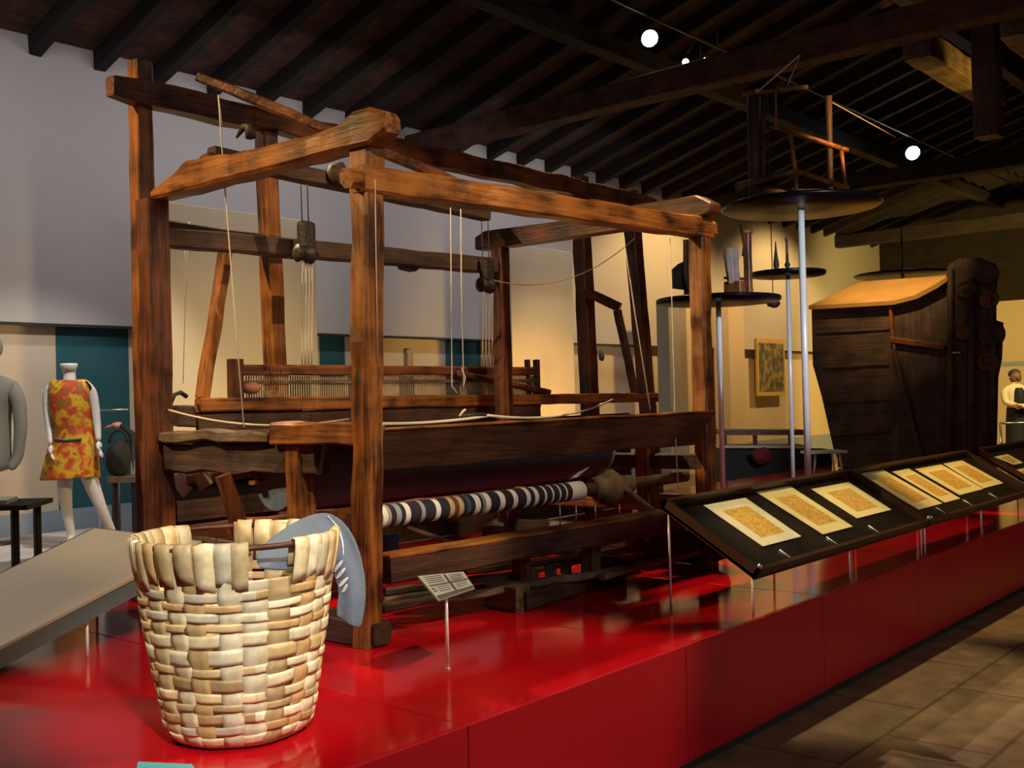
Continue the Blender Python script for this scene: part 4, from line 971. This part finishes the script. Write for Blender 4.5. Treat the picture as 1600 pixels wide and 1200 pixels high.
# dark table
tl = root('side_table', 'black table with papers at the left edge of the photo', 'table', V((pd(20, 860, 8.0).x, pd(20, 860, 8.0).y, 0)))
zt_ = pd(40, 791, 8.0).z
def hxy(u, k): p = pd(u, 637, k); return V((p.x, p.y, 0))
q = [hxy(-120, 7.7), hxy(40, 7.7), hxy(80, 8.3), hxy(-90, 8.3)]
bm = B(); prism(bm, [p+V((0, 0, zt_)) for p in q], (0, 0, .035)); link_mesh('table_top', bm, 'black_matt', tl)
for p in (hxy(20, 7.8), hxy(-100, 7.8), hxy(55, 8.2), hxy(-70, 8.2)):
    bm = B(); beam(bm, p, p+V((0, 0, zt_)), .05, .05, up=(1, 0, 0), rough=0); link_mesh('leg', bm, 'lamp_black', tl)
bm = B(); prism(bm, [p+V((0, 0, zt_+.036)) for p in (hxy(-60, 7.8), hxy(8, 7.8), hxy(25, 8.15), hxy(-45, 8.15))], (0, 0, .03)); tag(center(link_mesh('book', bm, 'paper_white')), 'open pale book lying on the black table at the left edge', 'book')
# dark bag on a small stand right of the mannequin
dk = root('side_table', 'small dark table between the floral mannequin and the left loom post', 'table', hxy(182, 10.1))
zt2 = pd(182, 752, 10.1).z
bm = B(); q = [hxy(164, 9.9), hxy(212, 9.9), hxy(218, 10.3), hxy(170, 10.3)]; prism(bm, [p+V((0, 0, zt2)) for p in q], (0, 0, .05)); link_mesh('table_top', bm, 'grey_x', dk)
for p in (hxy(177, 9.95), hxy(208, 9.95), hxy(180, 10.2)):
    bm = B(); beam(bm, V((p.x, p.y, .25)), p+V((0, 0, zt2)), .05, .05, up=(1, 0, 0), rough=0); link_mesh('leg', bm, 'lamp_black', dk)
bg = root('handbag', 'black bag with a handle on the small dark table', 'bag', hxy(185, 10.1)+V((0, 0, zt2+.05)))
bm = B(); p = pd(186, 718, 10.1); blob(bm, V((p.x, p.y, zt2+.05+.17)), .12, .10, .175, .25, 3); link_mesh('bag_body', bm, 'black_matt', bg)
bm = B(); c_ = V((p.x, p.y, zt2+.36)); tube(bm, [c_+RH*.09*math.cos(a_*PI/10)+V((0, 0, .12*math.sin(a_*PI/10))) for a_ in range(11)], .012, 6); link_mesh('bag_handle', bm, 'black_matt', bg)
hd = root('display_hand', 'pinkish display hand on a black stem above the bag', 'display prop', hxy(206, 10.26)+V((0, 0, zt2+.05)))
p = pd(183, 664, 10.26); bm = B(); blob(bm, p, .06, .05, .03, .2, 2); link_mesh('palm', bm, 'pink', hd)
bm = B()
for i in range(4): tube(bm, [p+FH*(i-1.5)*.02, p+FH*(i-1.5)*.022-RH*.07+V((0, 0, -.01)), p+FH*(i-1.5)*.022-RH*.11+V((0, 0, -.03))], [.012, .011, .008], 6)
link_mesh('fingers', bm, 'pink', hd)
bm = B(); b2 = hxy(206, 10.26); tube(bm, [p+RH*.04, V((b2.x, b2.y, p.z-.1)), V((b2.x, b2.y, zt2+.05))], [.03, .04, .05], 8); link_mesh('stem', bm, 'black_matt', hd)
# thin barrier rail in front of teal
bm = B(); tube(bm, [pd(152, 641, 10.2), pd(200, 640, 10.2)], .01, 6)
tube(bm, [pd(153, 641, 10.2), V((pd(153, 641, 10.2).x, pd(153, 641, 10.2).y, .25))], .01, 6); tag(center(link_mesh('barrier_rail', bm, 'steel')), 'thin pale rail in front of the teal wall panel beside the floral mannequin', 'rail')

# things glimpsed inside the rear of the loom, below the side beam
rg = root('hanging_rag', 'pale torn rag hanging under the dark side beam of the big loom', 'rag', pd(282, 742, 5.5))
bm = B(); prism(bm, [pd(u, v, 5.5) for u, v in ((271, 740), (288, 738), (291, 758), (300, 762), (286, 778), (275, 764))], FWD*.01); link_mesh('rag_cloth', bm, 'stripe_white', rg)
rg2 = root('hanging_rag', 'tan rag hanging beside the pale one under the side beam', 'rag', pd(318, 742, 5.45))
bm = B(); prism(bm, [pd(u, v, 5.45) for u, v in ((303, 742), (327, 738), (332, 755), (312, 768))], FWD*.01); link_mesh('rag_cloth', bm, 'cord_tan', rg2)
for r_, u in ((rg, 281), (rg2, 315)):
    bm = B(); tube(bm, [pd(u, 742, 5.49), pd(u, 728, 5.3)], .004, 6); link_mesh('hanging_string', bm, 'rope', r_)
bpart('slanted_leg', pd(350, 742, 4.95), pd(378, 838, 5.0), .05, .07, 'brown_z', lm, up=(1, 0, 0), seg=6)

# ================================================================== PERSON at far right
PD_ = 18.0; SP = PD_/FPX
ploc = pd(1586, 600, PD_); pr_ = root('person', 'person in white shirt, black waistcoat and long black apron, arms folded', 'person', V((ploc.x, ploc.y, 0)))
def pq(u, v, d=0.0): return V((ploc.x, ploc.y, 0)) + RH*(u-1586)*SP + FH*d + V((0, 0, 1.5+(600-v)*SP))
pv = [pq(1586, 662), pq(1586, 640), pq(1586, 622), pq(1587, 611), pq(1587, 600), pq(1587, 592), pq(1587, 584),
      pq(1574, 608), pq(1568, 612), pq(1568, 628, -.06), pq(1580, 634, -.26), pq(1593, 632, -.29),
      pq(1600, 608), pq(1606, 612), pq(1607, 629, -.06), pq(1596, 636, -.24), pq(1582, 633, -.31),
      pq(1580, 670), pq(1579, 700), pq(1578, 732), pq(1577, 737, -.14), pq(1593, 670), pq(1595, 700), pq(1596, 732), pq(1597, 737, -.14)]
for i in (19, 23): pv[i].z = .08
for i in (20, 24): pv[i].z = .04
pe = [(0, 1), (1, 2), (2, 3), (3, 4), (4, 5), (5, 6), (3, 7), (7, 8), (8, 9), (9, 10), (10, 11), (3, 12), (12, 13), (13, 14), (14, 15), (15, 16), (0, 17), (17, 18), (18, 19), (19, 20), (0, 21), (21, 22), (22, 23), (23, 24)]
prd = [(.16, .11), (.15, .11), (.17, .12), (.12, .09), .055, (.075, .09), (.075, .095), .075, .072, .058, .045, .035, .075, .072, .058, .045, .035, .10, .075, .05, .045, .10, .075, .05, .045]
skinned('body', pv, pe, prd, 'shirt', pr_)
bm = B(); blob(bm, pq(1587, 589, 0), .082, .095, .118, .03, 3); blob(bm, pq(1586.4, 590, -.10), .014, .02, .02, 0, 1); blob(bm, pq(1579, 590, .01), .012, .02, .03, 0, 1); blob(bm, pq(1595, 590, .01), .012, .02, .03, 0, 1); link_mesh('head', bm, 'skin', pr_)
bm = B(); 
for du in (-3, 3): blob(bm, pq(1587+du, 588, -.092), .012, .008, .007, 0, 1)
tube(bm, [pq(1584, 595.5, -.088), pq(1590, 595.5, -.088)], .005, 5); link_mesh('face_features', bm, 'hair', pr_)
bm = B(); blob(bm, pq(1587, 583.5, .03), .088, .10, .09, .05, 3); link_mesh('hair', bm, 'hair', pr_)
bm = B(); rings = []
for (v_, hw, dp) in ((605, 7, .14), (611, 10, .19), (620, 11.5, .215), (632, 12.5, .20), (642, 14, .18)):
    rings.append([bm.verts.new(pq(1588+hw*math.cos(2*PI*j/20), v_, dp*math.sin(2*PI*j/20))) for j in range(20)])
for i in range(4):
    for j in range(20): bm.faces.new((rings[i][j], rings[i][(j+1) % 20], rings[i+1][(j+1) % 20], rings[i+1][j])).smooth = True
link_mesh('waistcoat', bm, 'black_matt', pr_)
bm = B(); rings = []
for (v_, hw, dp) in ((636, 15, .16), (660, 17, .19), (700, 18, .2), (730, 18.5, .2)):
    rings.append([bm.verts.new(pq(1588+hw*math.cos(2*PI*j/20), v_, dp*math.sin(2*PI*j/20))) for j in range(20)])
for i in range(3):
    for j in range(20): bm.faces.new((rings[i][j], rings[i][(j+1) % 20], rings[i+1][(j+1) % 20], rings[i+1][j])).smooth = True
link_mesh('apron', bm, 'black_matt', pr_)
for (b0_, dn, sd) in ((pv[11], RH, V((0, 0, 1))), (pv[16], -RH, V((0, 0, 1)))): hand(b0_, dn, sd, pr_, 'skin')
bm = B(); p0 = pd(1563, 661, 16.5); p1 = pd(1640, 661, 16.5); tube(bm, [p0, p1], .02, 6); tube(bm, [p0, V((p0.x, p0.y, 0))], .02, 6); tube(bm, [p1, V((p1.x, p1.y, 0))], .02, 6)
tag(center(link_mesh('barrier_rail', bm, 'steel')), 'thin metal barrier rail in front of the standing person', 'rail')

# ================================================================== LAMPS on the ceiling track
bm = B(); tube(bm, [V((-4, 6.72, 5.86)), V((26, 6.72, 5.86))], .016, 6)
for x in (0, 6, 12, 18, 24): tube(bm, [V((x, 6.72, 5.86)), V((x, 6.72, roofz(6.72)-.1))], .01, 6)
tag(center(link_mesh('lamp_track', bm, 'iron')), 'long thin lighting track running under the dark rafters', 'lighting track')
def lamp(u, v, z, r, bulb, lab, aim):
    p = pz(u, v, z); r_ = root('track_lamp', lab, 'lamp', p)
    d = (CAM - p).normalized().lerp(V(aim).normalized(), .35).normalized()
    bm = B(); lathe(bm, p, [(r*.5, -.26), (r*.9, -.24), (r*1.05, -.05), (r*1.1, 0.0), (r*1.02, .0)], 20, axis=d); link_mesh('lamp_housing', bm, 'lamp_black', r_)
    bm = B(); lathe(bm, p+d*.004, [(r*.2, 0), (r, .002), (r*.9, .02), (r*.3, .03)], 20, axis=d); link_mesh('lens', bm, bulb, r_)
    bm = B(); tube(bm, [p-d*.13, V((p.x, 6.72, 5.86))], .008, 6); link_mesh('bracket', bm, 'iron', r_)
lamp(1015, 60, 5.6, .095, 'bulb_cool', 'brightest round track lamp, upper centre of the photo', (0, -1, -1))
lamp(1071, 97, 5.6, .042, 'bulb_warm', 'small warm track lamp just below the brightest one', (0, -1, -.3))
lamp(1101, 93, 5.6, .022, 'bulb_warm', 'tiny warm lamp right of the small warm track lamp', (0, -1, -.3))
lamp(1426, 239, 5.6, .12, 'bulb_cool', 'bluish white track lamp at right above the cabinet', (0, -1, -1))
# emission of the lamps above is real light; further unseen spots follow, some only added to brighten things
def spot(loc, aim, power, col, size=.12, ang=60, blend=.5):
    l = bpy.data.lights.new('spot', 'SPOT'); l.energy = power; l.color = col; l.shadow_soft_size = size; l.spot_size = math.radians(ang); l.spot_blend = blend
    o = bpy.data.objects.new('spot_light', l); C.objects.link(o); o.location = loc
    o.rotation_euler = (V(aim)-V(loc)).to_track_quat('-Z', 'Y').to_euler(); return o
def area(loc, aim, power, col, sx, sy):
    l = bpy.data.lights.new('area', 'AREA'); l.shape = 'RECTANGLE'; l.size = sx; l.size_y = sy; l.energy = power; l.color = col
    o = bpy.data.objects.new('wash_or_fill_light', l); C.objects.link(o); o.location = loc
    o.rotation_euler = (V(aim)-V(loc)).to_track_quat('-Z', 'Y').to_euler(); return o
WARM = (1, .74, .42); NEUT = (1, .90, .78); COOL = (.86, .92, 1)
# wall washers (grey upper wall)
for x in (3, 7.5, 12): area((x, 8.6, 5.0), (x, WY, 2.6), 25, (1, .95, .96), 3.5, .15)
for x in (16.5, 21): spot((x, 8.2, 4.9), (x, WY, 2.0), 400, (1, .60, .20), .1, 110)
spot((6.6, 7.6, .9), (6.6, 9.6, 1.3), 110, (1, .72, .34), .1, 90)
spot((11.4, 7.8, .9), (11.8, 9.6, 1.2), 150, (1, .60, .16), .1, 100)
spot((4.4, 7.4, 4.2), (4.9, 9.8, .9), 260, NEUT, .1, 60)
spot((20.5, 5.4, 3.3), (27, 7.4, 1.5), 1100, (1, .66, .16), .1, 120)
spot((17.0, 3.2, 4.3), (19.3, 5.4, 1.0), 700, (1, .76, .35), .1, 50)
# loom key lights
spot((-.3, 6.2, 5.0), (3.1, 4.5, 2.4), 900, (1, .64, .26), .05, 34)
spot((5.2, -1.2, 6.2), (4.6, 3.3, 2.8), 1000, (1, .66, .32), .05, 27)
spot((1.2, -1.0, 5.2), (2.95, 3.3, 2.1), 720, (1, .74, .42), .05, 22)
spot((.35, -.1, 3.3), (1.93, 2.8, .86), 560, (1, .95, .88), .10, 17)  # added frontal spot near the camera, only to brighten the basket
spot((3.8, .2, 4.6), (2.7, 2.8, .5), 560, WARM, .03, 30)
spot((.2, 5.0, 4.9), (2.1, 2.8, .6), 260, WARM, .03, 18)
spot((5.6, 3.3, 5.4), (5.4, 2.55, .8), 620, (1, .74, .38), .05, 26)
spot((8.0, 3.3, 5.4), (7.8, 2.6, .8), 720, (1, .64, .22), .05, 28)
spot((3.9, 7.4, 5.4), (4.3, 3.1, .5), 1100, (1, .74, .5), .02, 36)
spot((7.4, 6.2, 5.4), (6.4, 3.3, .5), 600, (1, .70, .40), .03, 44)
spot((.3, 6.8, 5.0), (1.9, 4.6, .8), 300, NEUT, .04, 32)
spot((8.2, 1.6, 5.2), (9.5, 4.3, 3.6), 900, (1, .52, .20), .06, 24)
spot((6.3, .6, 3.2), (9.2, 4.75, 2.0), 520, COOL, .06, 30)  # added low spot, only to brighten the chrome poles
spot((10.6, 4.6, 5.4), (13.6, 5.1, 2.8), 1100, (1, .66, .24), .06, 40, 1.0)
spot((14.8, 3.4, 4.9), (14.3, 4.5, 5.6), 95, (1, .58, .10), .04, 60)
spot((9.6, 3.4, 5.2), (9.6, 2.6, .8), 420, (1, .64, .22), .05, 26)
w = bpy.data.worlds.new('World'); bpy.context.scene.world = w; w.use_nodes = True
w.node_tree.nodes['Background'].inputs[0].default_value = (.9, .85, .9, 1); w.node_tree.nodes['Background'].inputs[1].default_value = .0
area((3.0, -4.0, 4.0), (4.5, 2.2, .4), 75, (1, .86, .78), 5, 2)  # added fill from behind the camera, not a lamp of the hall

cam = bpy.data.cameras.new('Camera'); co = bpy.data.objects.new('Camera', cam); C.objects.link(co)
cam.sensor_fit = 'HORIZONTAL'; cam.sensor_width = 36; cam.lens = FPX/1600*36; cam.clip_start = .05; cam.clip_end = 200
mat = Matrix((RGT, UPV, -FWD)).transposed().to_4x4(); mat.translation = CAM; co.matrix_world = mat
sc = bpy.context.scene; sc.camera = co
sc.view_settings.view_transform = 'Standard'; sc.view_settings.look = 'None'; sc.view_settings.gamma = 1; sc.view_settings.exposure = .25
sc.view_settings.use_curve_mapping = False
